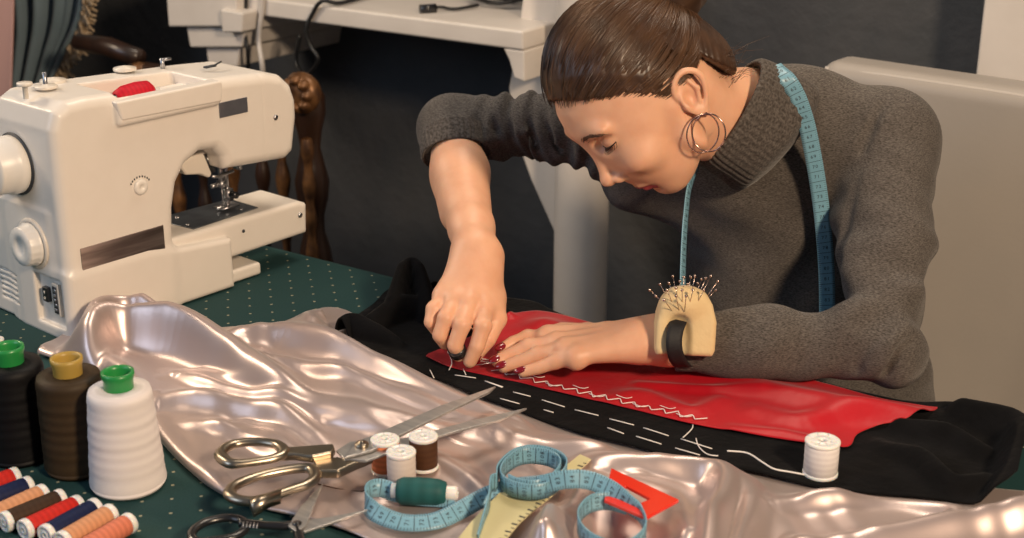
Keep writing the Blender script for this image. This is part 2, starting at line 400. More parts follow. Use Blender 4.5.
# mantel shelf
sh_y = 1.99
def shelf():
    pL, pR = vy(166, 0, sh_y), vy(523, 31, sh_y)
    z = pR[2]; r = empty('mantel_shelf', (pL[0], sh_y, z), 'white painted mantel shelf on stepped corbels along the grey wall', 'shelf')
    x0 = vy(190, -15, sh_y)[0]; x1 = pR[0]; th = .034
    MB().box(((x0+x1)/2, (sh_y+WY)/2, z-th/2), (x1-x0, WY-sh_y, th)).build('shelf_board', M['white_paint'], r, bevel=.005)
    c = MB().prism([(x1-.045, z-th), (x1, z-th), (x1, z-th-.055), (x1-.022, z-th-.05), (x1-.032, z-th-.02)], sh_y+.004, WY, YF); c.build('corbel', M['white_paint'], r, bevel=.004)
    c = MB()
    for pts, d0 in (([(163, -40), (236, -30), (236, 27), (168, 27)], .0), ([(224, 8), (247, 12), (246, 32), (226, 32)], -.012), ([(180, 27), (240, 29), (236, 49), (184, 49)], .015), ([(194, 49), (229, 50), (226, 70), (197, 69)], .03)):
        c.prism(poly_on_y(pts, sh_y-.03), sh_y-.03+d0, WY, YF)
    c.build('corbel', M['white_paint'], r, bevel=.005)
    return z
SZ = shelf()

# cables on and below the shelf
def hang(name, pts, r, m, label):
    P = catmull(pts, 8); o = MB().tube(P, r, 8).build(name, m, loc=P[0]); return tag(o, label, 'cable')
fy = sh_y-.006
hang('power_cable', [vy(246, -30, fy), vy(246, 5, fy), vy(245, 30, fy), vy(248, 60, fy), vy(247, 110, fy+.1)], .0035, M['cable_b'], 'thin black cable hanging straight down beside the shelf corbel')
hang('power_cable', [vy(263, -20, fy), vy(262, 10, fy), vy(259, 40, fy), vy(263, 75, fy), vy(262, 130, fy+.1)], .005, M['cable_w'], 'white cable hanging below the mantel shelf')
hang('power_cable', [on(370, -5, SZ+.006), on(340, 3, SZ+.006), vy(322, 1, fy), vy(312, 15, fy), vy(306, 30, fy-.004), vy(310, 45, fy), vy(318, 60, fy), vy(306, 75, fy+.03), vy(296, 62, fy+.05), vy(300, 35, fy+.05)], .004, M['cable_b'], 'black cable looping over the shelf edge and hanging down')
q = [on(478, 5, SZ+.005), on(455, 9, SZ+.005), on(440, 7, SZ+.005), on(424, 9, SZ+.006)]
adp = empty('charger', q[-1], 'small black plug on a thin lead lying on the white shelf', 'charger')
MB().tube(catmull(q, 6), .003, 8).build('lead', M['cable_b'], adp)
MB().tube([on(436, 8, SZ+.008), on(420, 9, SZ+.008)], .008, 10).build('plug', M['black_plastic'], adp)
cp = []
for i in range(90):
    a = i*.42; w = .045+.006*math.sin(i*1.7); c0 = on(501, 3, SZ+.006)
    cp.append(c0+np.array([w*1.3*math.cos(a), w*.7*math.sin(a), .004+i*.00035+.003*math.sin(i)]))
tag(MB().tube(catmull(cp, 3), .004, 7).build('coiled_cable', M['cable_b'], loc=cp[0]), 'tangle of coiled black cable at the right end of the shelf', 'cable')

# curtains
def curtain(name, edgeL, edgeR, y, m, nf, amp, label, fringe=False):
    """edgeL/edgeR: px polylines top->bottom on plane y"""
    n, w = 50, 120
    A = resample(catmull([vy(a, b, y) for a, b in edgeL], 6), n); B = resample(catmull([vy(a, b, y) for a, b in edgeR], 6), n)
    Vt = []
    for i in range(n):
        for j in range(w):
            t = j/(w-1); p = A[i]*(1-t)+B[i]*t; ph = t*nf*2*math.pi+.6*math.sin(i*.12+t*5)
            p = p+np.array([0, -amp*math.sin(ph)*(1-.3*i/n)-amp*.4*math.sin(ph*2.3+i*.05), 0]); Vt.append(p)
    F_ = [(i*w+j, i*w+j+1, (i+1)*w+j+1, (i+1)*w+j) for i in range(n-1) for j in range(w-1)]
    base = A[-1]*.5+B[-1]*.5
    if fringe:
        r = empty(name, base, label, 'curtain'); o = link('curtain_panel', Vt, F_, m, r)
    else: r = o = tag(link(name, Vt, F_, m, loc=base), label, 'curtain')
    s = o.modifiers.new('thick', 'SOLIDIFY'); s.thickness = .004
    if fringe:
        f = MB()
        for i in range(0, 900):
            t = i/899*(n-1.001); k = int(t); p = B[k]*(1-(t-k))+B[k+1]*(t-k)+np.array([0, -.012, 0])
            d = np.array([rng.uniform(.006, .034), rng.uniform(-.02, .01), -rng.uniform(.004, .03)])
            f.tube([p-np.array([.008, 0, 0]), p+d*.5+np.array([0, -.004, 0]), p+d], [.003, .004, .0025], 5)
        tag(f.build('fringe', M['fringe'], r), kind='stuff')
curtain('curtain', [(-40, -160), (2, 0), (6, 120), (4, 420)], [(103, -160), (91, 0), (72, 52), (52, 100), (40, 160), (60, 420)], 1.98, M['curtain'], 4.5, .022, 'blue-grey draped curtain with beige bobble fringe at upper left', True)
curtain('pink_curtain', [(-160, -150), (-160, 60), (-160, 420)], [(14, -150), (13, 60), (12, 420)], 1.78, M['pink'], 2, .010, 'dusty pink curtain edge at the far left of the photo')

# carved armchair behind the sewing machine
def carved_chair():
    y = 1.86; r = empty('carved_chair', (vy(230, 150, y)[0], y, 0), 'dark carved wooden chair with gilt posts behind the sewing machine', 'chair')
    def post(px0, px1, top, m, name, bottom=330, yy=y):
        a = vy((px0+px1)/2, top, yy); w = abs(vy(px1, top, yy)[0]-vy(px0, top, yy)[0])/2
        zt, x = a[2], a[0]; P = []; n = 26
        for i in range(n+1):
            z = .02+(zt-.02)*i/n; P.append((w*(.78+.22*math.sin(i*1.35))*(.9 if i < n else .5), z))
        o = MB().lathe(P+[(0, zt+.004)], (x, yy, 0), n=16).build(name, m, r); return x, zt, w
    xr_, ztr, wr = post(292, 322, 78, M['wood'], 'post'); xl_, ztl, wl = post(122, 150, 62, M['wood'], 'post')
    # carved gilt capital with rosette at the right post
    c = vy(305, 92, y-.03)
    f = MB(); f.lathe([(0, .028), (.012, .03), (.03, .02), (.038, .012), (.036, 0), (.028, -.012)], c, (0, -1, 0), n=16)
    for k in range(8):
        a = k*math.pi/4; f.lathe([(0, .034), (.008, .03), (.011, .02), (.011, 0)], c+np.array([.024*math.cos(a), 0, .024*math.sin(a)]), (0, -1, 0), n=8)
    f.build('rosette', M['gilt'], r)
    m = MB()
    for k, (px, w_) in enumerate(((172, 12), (198, 11), (226, 12), (250, 11), (275, 13))):
        pass
    for px, gl in ((176, 1), (202, 0), (232, 1), (262, 0), (282, 1)):
        x = vy(px, 160, y)[0]; P = [(.011*(1+.35*math.sin(i*1.1)), .45+(.34)*i/22) for i in range(23)]
        MB().lathe(P, (x, y, 0), n=12).build('spindle', M['gilt'] if gl else M['wood'], r)
    x = vy(318, 150, y-.02)[0]; MB().lathe([(.010*(1+.25*math.sin(i*1.3)), .45+(ztr-.55)*i/22) for i in range(23)], (x-.012, y-.035, 0), n=12).build('gilt_moulding', M['gilt'], r)
    # top rail: left stretch visible at (80..150, 45..70)
    a, b = vy(78, 42, y), vy(140, 58, y)
    MB().tube([a, (a+b)/2+np.array([0, 0, .006]), b], [.017, .02, .017], 12).build('arm_rail', M['wood'], r)
    g = vy(140, 72, y-.01); MB().lathe([(0, .02), (.014, .016), (.02, 0), (.014, -.016), (0, -.02)], g, (0, 0, 1), n=12).build('gilt_knob', M['gilt'], r)
    MB().box(((xl_+xr_)/2, y, .80), (xr_-xl_, .035, .055)).build('top_rail', M['wood'], r, bevel=.01)
    MB().box(((xl_+xr_)/2, y, .46), (xr_-xl_, .04, .06)).build('lower_rail', M['wood'], r, bevel=.01)
    MB().box(((xl_+xr_)/2, y-.22, .45), (xr_-xl_+.04, .40, .06)).build('seat', M['wood'], r, bevel=.02)
    for x in (xl_, xr_): MB().tube([(x, y-.38, .44), (x, y-.385, .2), (x, y-.39, 0.0)], [.025, .02, .016], 12).build('leg', M['wood'], r)
carved_chair()

# ------------------------------------------------------------------ table and tablecloth
TY = 1.356; TX0, TX1, TY0 = -2.0, 0.55, 0.28
tb = empty('work_table', (-.7, .8, 0), 'large work table under the green dotted cloth', 'table')
MB().box(((TX0+TX1)/2, (TY0+TY)/2, .728), (TX1-TX0-.01, TY-TY0-.01, .036)).build('tabletop', M['tablewood'], tb, bevel=.004)
for x in (TX0+.08, TX1-.08):
    for y in (TY0+.08, TY-.08): MB().box((x, y, .355), (.06, .06, .71)).build('leg', M['tablewood'], tb, bevel=.004)
def tcloth():
    nx, ny = 90, 50; Vt = []
    xs = np.linspace(TX0-.004, TX1+.004, nx); prof = [(TY+.005, .52)]+[(TY+.005, .60)]+[(TY+.005, .68)]+[(TY+.004, .744), (TY-.002, .75)]
    ys = [(y, .75) for y in np.linspace(TY-.01, TY0, ny)]+[(TY0-.005, .744), (TY0-.006, .6), (TY0-.006, .5)]
    P = prof+ys
    for (y, z) in P:
        for x in xs:
            dy = .006*math.sin(x*23)*(max(0, .745-z)/.2)
            Vt.append((x, y+abs(dy) if y > 1 else y-abs(dy), z))
    F_ = [(i*nx+j, (i+1)*nx+j, (i+1)*nx+j+1, i*nx+j+1) for i in range(len(P)-1) for j in range(nx-1)]
    o = tag(link('tablecloth', Vt, F_, M['tablecloth'], loc=(-.7, .8, .75)), 'dark green tablecloth with small cream dots covering the table', 'tablecloth')
    return o
tcloth()

# ------------------------------------------------------------------ draped cloths: height fields
def seg_dist(X, Y, P):
    """distance and arc param to polyline"""
    best = np.full(X.shape, 9.0); par = np.zeros(X.shape); L = 0; tot = sum(np.linalg.norm(P[i+1]-P[i]) for i in range(len(P)-1)); side = np.zeros(X.shape)
    for i in range(len(P)-1):
        a, b = P[i], P[i+1]; ab = b-a; l = np.linalg.norm(ab)+1e-9
        t = np.clip(((X-a[0])*ab[0]+(Y-a[1])*ab[1])/l**2, 0, 1)
        dx, dy = X-a[0]-t*ab[0], Y-a[1]-t*ab[1]; d = np.hypot(dx, dy); m = d < best
        best = np.where(m, d, best); par = np.where(m, (L+t*l)/tot, par); side = np.where(m, np.sign(ab[0]*dy-ab[1]*dx), side); L += l
    return best, par, side
def px2(pts, z=.76): return catmull([on(a, b, z)[:2] for a, b in pts], 6)
VEL_EDGE = [(330, 322), (352, 338), (372, 352), (410, 366), (440, 377), (480, 395), (530, 412), (580, 431), (640, 446), (700, 459), (760, 472), (830, 488), (910, 496), (1000, 503), (1040, 506)]
vel_xy = px2(VEL_EDGE, .758)
RIDGES = [  # (px points, z guess, heights start..end, width)
    ([(72, 366), (82, 344), (100, 326), (134, 320), (183, 327), (227, 346), (268, 369), (320, 388), (380, 401), (430, 412)], .785, (.012, .046, .050, .040, .026, .016, .006), .020),
    ([(70, 344), (104, 315), (134, 308), (160, 314), (190, 319)], .785, (.02, .045, .045, .02), .016),
    ([(190, 330), (216, 335), (250, 329), (290, 331), (339, 347), (380, 362), (440, 388), (500, 408), (560, 430)], .77, (.002, .018, .026, .028, .022, .016, .010, .004), .019),
    ([(296, 334), (312, 316), (328, 306), (352, 311), (376, 332)], .78, (.0, .018, .034, .030, .012), .021),
    ([(148, 396), (180, 394), (209, 398), (264, 408), (310, 425), (345, 450)], .77, (.004, .016, .020, .018, .012, .0), .015),
    ([(160, 352), (200, 372), (250, 388), (300, 398), (360, 412), (420, 432)], .775, (.0, .012, .017, .016, .010, .0), .011),
    ([(106, 350), (118, 372), (138, 392), (160, 398)], .775, (.004, .022, .020, .0), .015),
    ([(150, 422), (172, 450), (205, 481), (240, 502)], .758, (.012, .012, .009, .004), .010),
    ([(598, 460), (645, 460), (700, 463), (722, 474), (722, 496), (712, 520), (706, 560)], .77, (.010, .018, .022, .026, .026, .024), .016),
    ([(736, 470), (748, 490), (744, 520), (735, 560)], .77, (.006, .016, .020, .02), .012),
    ([(780, 495), (830, 490), (881, 487), (930, 494), (956, 506), (930, 520)], .77, (.006, .016, .018, .018, .014, .006), .013),
    ([(1060, 505), (1010, 512), (950, 520), (880, 530), (800, 536)], .77, (.024, .024, .020, .014, .01), .014),
    ([(560, 500), (552, 520), (545, 545)], .77, (.006, .028, .035), .016),
    ([(420, 425), (480, 425), (540, 440), (600, 446)], .765, (.004, .008, .010, .006), .014),
    ([(150, 372), (190, 366), (240, 376), (290, 392), (350, 404)], .77, (.0, .010, .013, .010, .0), .010),
    ([(230, 350), (280, 352), (330, 366), (390, 384), (450, 408)], .77, (.0, .009, .012, .009, .0), .010),
    ([(170, 412), (220, 420), (260, 434), (300, 456)], .77, (.0, .010, .010, .0), .010),
    ([(350, 372), (410, 390), (470, 412), (540, 428)], .77, (.0, .010, .010, .0), .011),
    ([(360, 430), (420, 446), (470, 470), (500, 500)], .77, (.0, .006, .007, .0), .010),
    ([(620, 455), (590, 470), (575, 495), (560, 530)], .77, (.0, .010, .014, .014), .012),
    ([(330, 418), (390, 420), (440, 430)], .765, (.004, .009, .004), .010),
    ([(240, 424), (280, 440), (330, 470), (380, 490)], .765, (.008, .007, .006, .004), .012),
    ([(640, 480), (680, 500), (690, 540)], .765, (.004, .010, .016), .014),
]
RID = [(px2(p, z), np.array(h), w) for p, z, h, w in RIDGES]
SATLOW = px2([(38, 352), (60, 360), (92, 374), (128, 396), (148, 420), (160, 438), (182, 462), (212, 487), (245, 503), (290, 514), (330, 524), (380, 545), (480, 600), (620, 660), (900, 700), (1120, 640)], .755)
def h_satin(X, Y):
    X = np.asarray(X, float); Y = np.asarray(Y, float); H = np.zeros(X.shape)
    for P, hs, w in RID:
        d, t, s = seg_dist(X, Y, P); hh = np.interp(t, np.linspace(0, 1, len(hs)), hs)
        g = hh*np.exp(-(d/(w*np.where(s > 0, 1.25, .85)))**2*.9)
        k = .012; H = np.maximum(H, g)+np.maximum(k-np.abs(H-g), 0)**2/(4*k)*np.clip(np.minimum(H, g)/.003, 0, 1)**2
    # long shallow waves following the drape
    u = (X*.86-Y*.5); v = X*.5+Y*.86
    amp = .5+.5*np.sin(u*13+2*np.sin(v*11)+1.3)
    H = H+(.0016+.0030*amp)*(1+np.sin(v*64+2.6*np.sin(u*6)+1.4*np.sin(u*15+v*19)))+.0008*(1-amp*.6)*(1+np.sin(v*145+3.4*np.sin(u*9+1)+2.2*np.sin(u*19+v*40)))
    d, t, s = seg_dist(X, Y, vel_xy); inside = np.where(s > 0, 1, 0)*np.ones(X.shape)
    fade = np.where(s > 0, 0.0, np.clip(d/.035, 0, 1)); fade = fade*fade*(3-2*fade)
    dl_, _, _ = seg_dist(X, Y, SATLOW); el = np.clip(dl_/.022, 0, 1); fade = fade*np.sqrt(1-(1-el)**2)
    return .7515+.0025+H*fade
def sheet(name, low, high, hf, n, m_, mt, parent=None, label=None, cat=None, thick=.0015, z=.755, loc=None, crumple=0, uv=False):
    A = resample(px2(low, z), n); B = resample(px2(high, z), n); t = np.linspace(0, 1, m_)
    G = A[:, None]*(1-t)[None, :, None]+B[:, None]*t[None, :, None]
    Z = hf(G[..., 0], G[..., 1]); Vt = np.dstack([G, Z]).reshape(-1, 3)
    F_ = [(i*m_+j, (i+1)*m_+j, (i+1)*m_+j+1, i*m_+j+1) for i in range(n-1) for j in range(m_-1)]
    o = link(name, Vt, F_, mt, parent, loc=loc)
    sm = o.modifiers.new('thick', 'SOLIDIFY'); sm.thickness = thick; sm.offset = 1
    if label: tag(o, label, cat)
    return o
sat_low = [(38, 352), (60, 360), (92, 374), (128, 396), (148, 420), (160, 438), (182, 462), (212, 487), (245, 503), (290, 514), (330, 524), (380, 545), (480, 600), (620, 660), (900, 700), (1120, 640)]
sat_high = [(55, 340), (90, 320), (130, 312), (165, 316), (188, 322), (222, 328), (270, 328), (300, 322), (322, 308), (350, 312), (380, 335), (420, 352), (520, 390), (640, 425), (830, 470), (1120, 500)]
sheet('satin_fabric', sat_low, sat_high, h_satin, 520, 230, M['satin'], None, 'champagne beige satin fabric lying in soft folds across the table', 'fabric', loc=on(500, 480, .752))
def zs(x, y): return float(h_satin(np.array([x]), np.array([y]))[0])

# ---- the garment: black velvet with red satin basted on
VR = [([(392, 296), (404, 280), (416, 278), (430, 296)], .79, (.03, .055, .055, .03), .013),
      ([(338, 326), (350, 320), (372, 326), (400, 334)], .775, (.022, .024, .018, .01), .012),
      ([(372, 318), (400, 306), (430, 305), (470, 318)], .775, (.02, .028, .02, .012), .014),
      ([(435, 292), (465, 295), (495, 298), (510, 303)], .78, (.034, .03, .02, .008), .014),
      ([(965, 405), (1000, 418), (1022, 434), (1018, 466), (1005, 488)], .775, (.02, .030, .034, .03, .022), .018),
      ([(880, 440), (920, 460), (950, 485), (985, 480)], .765, (.006, .016, .018, .012), .013),
      ([(900, 425), (950, 435), (985, 450)], .765, (.012, .016, .01), .012)]
VRD = [(px2(p, z), np.array(h), w) for p, z, h, w in VR]
def h_velvet(X, Y):
    X = np.asarray(X, float); Y = np.asarray(Y, float); H = np.zeros(X.shape)
    for P, hs, w in VRD:
        d, t, s = seg_dist(X, Y, P); hh = np.interp(t, np.linspace(0, 1, len(hs)), hs); g = hh*np.exp(-(d/w)**2); k = .008
        H = np.maximum(H, g)+np.maximum(k-np.abs(H-g), 0)**2/(4*k)-k/4*np.exp(-((H+g)/k)**2)
    return .7585+H+.0012*noise3(X*60, Y*60, 0, 3)
RR = [([(640, 345), (610, 352), (570, 356), (520, 352)], .77, (.003, .004, .003, .0), .02),
      ([(720, 395), (690, 405), (640, 388), (610, 392)], .77, (.004, .006, .005, .002), .012),
      ([(760, 400), (800, 410), (850, 404), (900, 404)], .775, (.004, .008, .007, .002), .016),
      ([(545, 310), (600, 324), (680, 345), (760, 370), (850, 390), (930, 403)], .785, (.010, .014, .010, .010, .012, .014), .022),
      ([(735, 422), (780, 428), (830, 438)], .77, (.003, .006, .004), .010),
      ([(640, 378), (700, 384), (760, 388)], .77, (.003, .006, .003), .008)]
RRD = [(px2(p, z), np.array(h), w) for p, z, h, w in RR]
def h_red(X, Y):
    X = np.asarray(X, float); Y = np.asarray(Y, float); H = np.zeros(X.shape)
    for P, hs, w in RRD:
        d, t, s = seg_dist(X, Y, P); hh = np.interp(t, np.linspace(0, 1, len(hs)), hs); H = H+hh*np.exp(-(d/w)**2)
    return np.maximum(.7605+H+.0009*noise3(X*75, Y*75, 0, 5)+.001, h_velvet(X, Y)+.0022)
gar = empty('garment', on(640, 420, .756), 'black velvet garment piece with red satin basted onto it by white thread', 'garment')
vel_high = [(376, 300), (384, 290), (396, 283), (412, 275), (432, 288), (480, 292), (530, 300), (560, 312), (640, 336), (760, 366), (900, 398), (960, 402), (1005, 418), (1030, 436)]
vel_low = [(335, 330), (352, 340), (372, 352), (410, 366), (440, 377), (480, 395), (530, 412), (580, 431), (640, 446), (700, 459), (760, 472), (830, 486), (910, 494), (990, 501), (1014, 492)]
sheet('velvet_panel', vel_low, vel_high, h_velvet, 420, 110, M['velvet'], gar, z=.762, thick=.002)
red_low = [(426, 352), (450, 362), (490, 371), (530, 380), (580, 392), (640, 406), (700, 420), (760, 431), (815, 440), (848, 441), (858, 428), (878, 422), (910, 420), (938, 404)]
red_high = [(428, 350), (470, 332), (508, 312), (530, 307), (550, 308), (600, 320), (650, 332), (700, 346), (760, 362), (800, 372), (830, 380), (860, 388), (885, 394), (912, 399), (938, 403)]
sheet('red_panel', red_low, red_high, h_red, 360, 90, M['red'], gar, z=.768, thick=.001)
def zr(x, y): return float(h_red(np.array([x]), np.array([y]))[0])
def zv(x, y): return float(h_velvet(np.array([x]), np.array([y]))[0])
def drop(px, py, hf, z0=.762, lift=.0028):
    p = on(px, py, z0)
    for _ in range(3): p = on(px, py, float(hf(np.array([p[0]]), np.array([p[1]]))[0])+lift)
    return p
hmax = lambda X, Y: h_velvet(X, Y)
def C480(pts): return [(480+a/3.842, 340+b/3.842) for a, b in pts]
dashes = [((455, 375), (476, 378)), ((485, 381), (503, 387)), ((462, 366), (466, 375)), ((430, 370), (434, 378))]
for s_ in ([(20, 158), (85, 182)], [(128, 200), (195, 217)], [(238, 230), (325, 257)], [(365, 268), (455, 290)], [(498, 303), (592, 327)], [(628, 337), (725, 368)], [(772, 380), (892, 418)],
           [(78, 225), (152, 245)], [(245, 268), (283, 279)], [(490, 337), (553, 360)], [(600, 370), (697, 400)], [(750, 415), (845, 442)]): dashes.append(tuple(C480(s_)))
for a, b in dashes:
    P = [drop(a[0]+(b[0]-a[0])*t, a[1]+(b[1]-a[1])*t, h_velvet, lift=.0024+.0012*math.sin(math.pi*t)) for t in np.linspace(0, 1, 7)]
    MB().tube(P, .00058, 6).build('basting_stitch', M['thread_w'], gar)
zz = []
top = np.linspace(0, 1, 15)
for i, t in enumerate(np.linspace(0, 1, 30)):
    cx = 492+t*(703-492); cy = 369+t*(419-369)+2*math.sin(t*3)
    zz.append((cx+(4.5 if i % 2 else -1), cy+(-1.6+rng.uniform(-.8, .6) if i % 2 else 1.8+rng.uniform(-.6, .6))))
P = [drop(a, b, h_red, .764, lift=.0026) for a, b in zz]
MB().tube(resample(np.array(P), 140), .00055, 6).build('zigzag_thread', M['thread_w'], gar)
for i in range(2, 28, 3):
    a = zz[i]; P = [drop(a[0]+k*4, a[1]-2+k*.2+1.5*math.sin(k), h_red, .764, lift=.003) for k in range(-1, 4)]
    MB().tube(catmull(P, 3), .0004, 5).build('thread_tuft', M['thread_w'], gar)
for pts in ([(780, 375), (815, 340), (820, 315), (850, 312), (865, 325)], [(830, 378), (838, 405), (860, 430), (885, 442), (915, 445)]):
    P = [drop(a, b, h_velvet, lift=.003) for a, b in C480(pts)]
    MB().tube(catmull(P, 6), .0006, 6).build('loose_thread_end', M['thread_w'], gar)
for pts in ([(455, 350), (470, 357), (492, 360)], [(470, 363), (480, 361), (497, 364)], [(448, 352), (452, 362), (449, 370)]):
    P = [drop(a, b, h_red, lift=.003) for a, b in pts]
    MB().tube(catmull(P, 6), .0006, 6).build('loose_thread_end', M['thread_w'], gar)

# ------------------------------------------------------------------ sewing machine
MP = on(75, 342, .7512); a0 = math.radians(6.4)
MA = np.array([math.sin(a0), math.cos(a0), 0]); MN = np.array([math.cos(a0), -math.sin(a0), 0]); MZ = np.array([0, 0, 1.0])
MB_ = np.stack([MA, MN, MZ])
def ml(a, b, z): return MP+a*MA+b*MN+z*MZ
def poly_sd(x, y, P):
    P = np.array(P, float); n = len(P); d = np.full(np.broadcast(x, y).shape, 9.0); s = np.ones(d.shape)
    for i in range(n):
        a, b = P[i], P[(i-1) % n]; e = b-a; wx, wy = x-a[0], y-a[1]
        t = np.clip((wx*e[0]+wy*e[1])/(e@e), 0, 1); bx, by = wx-e[0]*t, wy-e[1]*t; d = np.minimum(d, bx*bx+by*by)
        c1, c2, c3 = y >= a[1], y < b[1], e[0]*wy > e[1]*wx
        s = np.where((c1 & c2 & c3) | (~c1 & ~c2 & ~c3), -s, s)
    return s*np.sqrt(d)
def ext(F, P, b0, b1, r, k=0.0, mode='u'):
    """rounded extrusion of polygon P in (a,z) between b0..b1"""
    P = np.array(P); c, h = (b0+b1)/2, (b1-b0)/2-r
    def fn(x, y, z):
        d2 = poly_sd(x, z, P)+r; w = np.abs(y-c)-h
        return np.minimum(np.maximum(d2, w), 0)+np.hypot(np.maximum(d2, 0), np.maximum(w, 0))-r
    return F.op(fn, (P[:, 0].min(), b0, P[:, 1].min()), (P[:, 0].max(), b1, P[:, 1].max()), k, mode)
def rbox(F, lo, hi, r, k=0.0, mode='u'):
    lo, hi = np.array(lo, float), np.array(hi, float); c, h = (lo+hi)/2, (hi-lo)/2-r
    def fn(x, y, z):
        X, Y, Z = np.abs(x-c[0])-h[0], np.abs(y-c[1])-h[1], np.abs(z-c[2])-h[2]
        return np.sqrt(np.maximum(X, 0)**2+np.maximum(Y, 0)**2+np.maximum(Z, 0)**2)+np.minimum(np.maximum(X, np.maximum(Y, Z)), 0)-r
    return F.op(fn, lo, hi, k, mode)
mach = empty('sewing_machine', ml(.15, -.06, 0), 'cream white sewing machine standing at the left end of the table', 'sewing machine')
def machine():
    F = Field((-.01, -.19, -.004), (.386, .014, .30), .0019)
    arm = [(0, 0), (.15, 0), (.152, .09), (.155, .125), (.163, .155), (.178, .175), (.20, .186), (.222, .184), (.232, .172), (.236, .155), (.335, .148), (.348, .156), (.357, .20), (.357, .222), (.350, .243), (.334, .258), (.310, .265), (.26, .269), (.12, .276), (.05, .280), (.025, .279), (.008, .270), (0, .250)]
    ext(F, arm, -.125, 0, .013)
    ext(F, [(0, 0), (.237, 0), (.237, .066), (.15, .074), (.11, .08), (0, .08)], -.10, .0, .006, .012)          # lower body block
    ext(F, [(0, 0), (.16, 0), (.16, .13), (.02, .15), (0, .15)], -.175, -.02, .012, .01)             # wide base at the far side
    ext(F, [(.10, .033), (.372, .036), (.374, .077), (.362, .0825), (.10, .0835)], -.098, -.012, .006)              # free arm
    rbox(F, (.10, -.11, 0), (.290, -.012, .017), .004)                                              # foot plate
    # thread tray recess in the top
    rbox(F, (.088, -.080, .246), (.222, -.004, .32), .005, .002, 's')
    rbox(F, (.082, -.012, .240), (.230, .008, .268), .006, .003, 'u'); rbox(F, (.190, -.07, .246), (.222, -.01, .258), .004, .003, 'u')
    # face-plate seam, panel recess on the end
    rbox(F, (.2985, -.13, .152), (.2995, .004, .30), .0004, .001, 's')
    rbox(F, (-.006, -.066, .012), (.0035, -.012, .072), .002, .003, 's')
    rbox(F, (-.006, -.15, .2785), (.09, -.02, .2795), .0004, .001, 's')
    for i in range(6): rbox(F, (-.006, -.150, .020+.007*i), (.004, -.108, .0225+.007*i), .0008, 0, 's')
    v, f = F.mesh(); pack('body', [(frame_apply(v, MP, MB_), f)], M['machine'], mach)
machine()
def mpart(name, mb, m, par=None, **k): return mb.build(name, m, par or mach, **k)
def wheel(name, b, z, r, L_, rib, m):
    mb = MB(); o = ml(-.002, b, z); n = 72; ax = -MA
    prof = [(r*.96, 0), (r*1.0, .002), (r, L_*.35), (r*.93, L_*.42), (r*.90, L_*.92), (r*.86, L_), (r*.4, L_+.001), (r*.36, L_-.0008), (0, L_-.0008)]
    mb.lathe(prof, o, ax, n=n)
    if rib:
        V_ = mb.v[0]
        for j, (rr_, h) in enumerate(prof):
            if 2 <= j <= 5:
                for k in range(n):
                    c = o+ax*h; q = V_[j*n+k]-c; V_[j*n+k] = c+q*(1+.018*(k % 4 < 2))
    return mpart(name, mb, m)
wheel('hand_wheel', -.080, .200, .034, .034, False, M['dial'])
wheel('tension_dial', -.060, .108, .0255, .018, True, M['dial'])
mpart('dial_collar', MB().lathe([(.030, 0), (.031, .003), (.028, .005), (.026, .004)], ml(-.001, -.060, .108), -MA, n=48), M['machine_tray'])
mpart('wheel_gap', MB().lathe([(.0365, 0), (.0365, .0015), (.0, .0018)], ml(-.0005, -.080, .200), -MA, n=48), M['dark_print'])
# power switch and socket
X3 = np.stack([MN, MZ, -MA])
sw = mpart('power_switch', MB().box(ml(.001, -.050, .047), (.010, .018, .006), np.stack([MN, MZ, -MA]).T), M['black_plastic'], bevel=.001)
mpart('marking', MB().box(ml(-.0024, -.050, .050), (.0012, .004, .0004), X3.T).lathe([(.0012, 0), (.0017, 0), (.0017, .0004), (.0012, .0004)], ml(-.0023, -.050, .043), -MA, n=16, closed=True), M['white_print'], sw)
sk = mpart('socket', MB().box(ml(.0015, -.029, .045), (.013, .040, .005), X3.T), M['machine_tray'], bevel=.001)
mpart('socket_slot', MB().box(ml(-.0012, -.029, .045), (.008, .033, .0012), X3.T), M['dark_print'], sk)
mb = MB()
for i in range(5): mb.box(ml(-.002, -.029+.001*math.sin(i*2), .033+i*.006), (.005, .0035, .0012), X3.T)
mpart('socket_pin', mb, M['steel'], sk)
# label plates and the stitch dial on the long side
XS = np.stack([MA, MZ, MN]).T
mpart('label_plate', MB().box(ml(.077, .0006, .0845), (.115, .050, .0012), XS), M['label_plate'], bevel=.0004)
mpart('label_plate', MB().box(ml(.252, .0006, .232), (.044, .019, .0012), XS), M['label_plate2'], bevel=.0004)
dl = mpart('stitch_dial', MB().lathe([(.0095, 0), (.0095, .002), (.0085, .0035), (.003, .0042), (.0025, .003), (0, .003)], ml(.108, 0, .163), MN, n=32), M['dial'])
mb = MB()
for i in range(9):
    a = math.radians(30+i*15); mb.box(ml(.108+.0145*math.cos(a), .0006, .163+.0125*math.sin(a)), (.0014, .0022, .0005), XS)
mpart('marking', mb, M['dark_print'], dl)
mpart('screw', MB().lathe([(.0035, 0), (.0035, .0012), (0, .0016)], ml(.318, .0, .207), MN, n=16), M['steel'])
mpart('screw', MB().lathe([(.0022, 0), (.0022, .001), (0, .0012)], ml(.264, -.012, .066), MN, n=16), M['dark_print'])
mpart('screw', MB().lathe([(.0035, 0), (.0035, .0012), (0, .0016)], ml(.360, -.012, .064), MN, n=16), M['steel'])
# needle plate, presser foot, needle
mpart('needle_plate', MB().prism([(.185, -.092), (.305, -.088), (.305, -.030), (.195, -.022)], .0832, .0846, (MP, MA, MN, MZ)), M['plate'], bevel=.0005)
mb = MB()
for a, b in ((.20, -.04), (.21, -.075), (.285, -.04), (.29, -.078)): mpart('plate_screw', MB().lathe([(.003, 0), (.003, .001), (0, .0012)], ml(a, b, .0846), MZ, n=12), M['steel'])

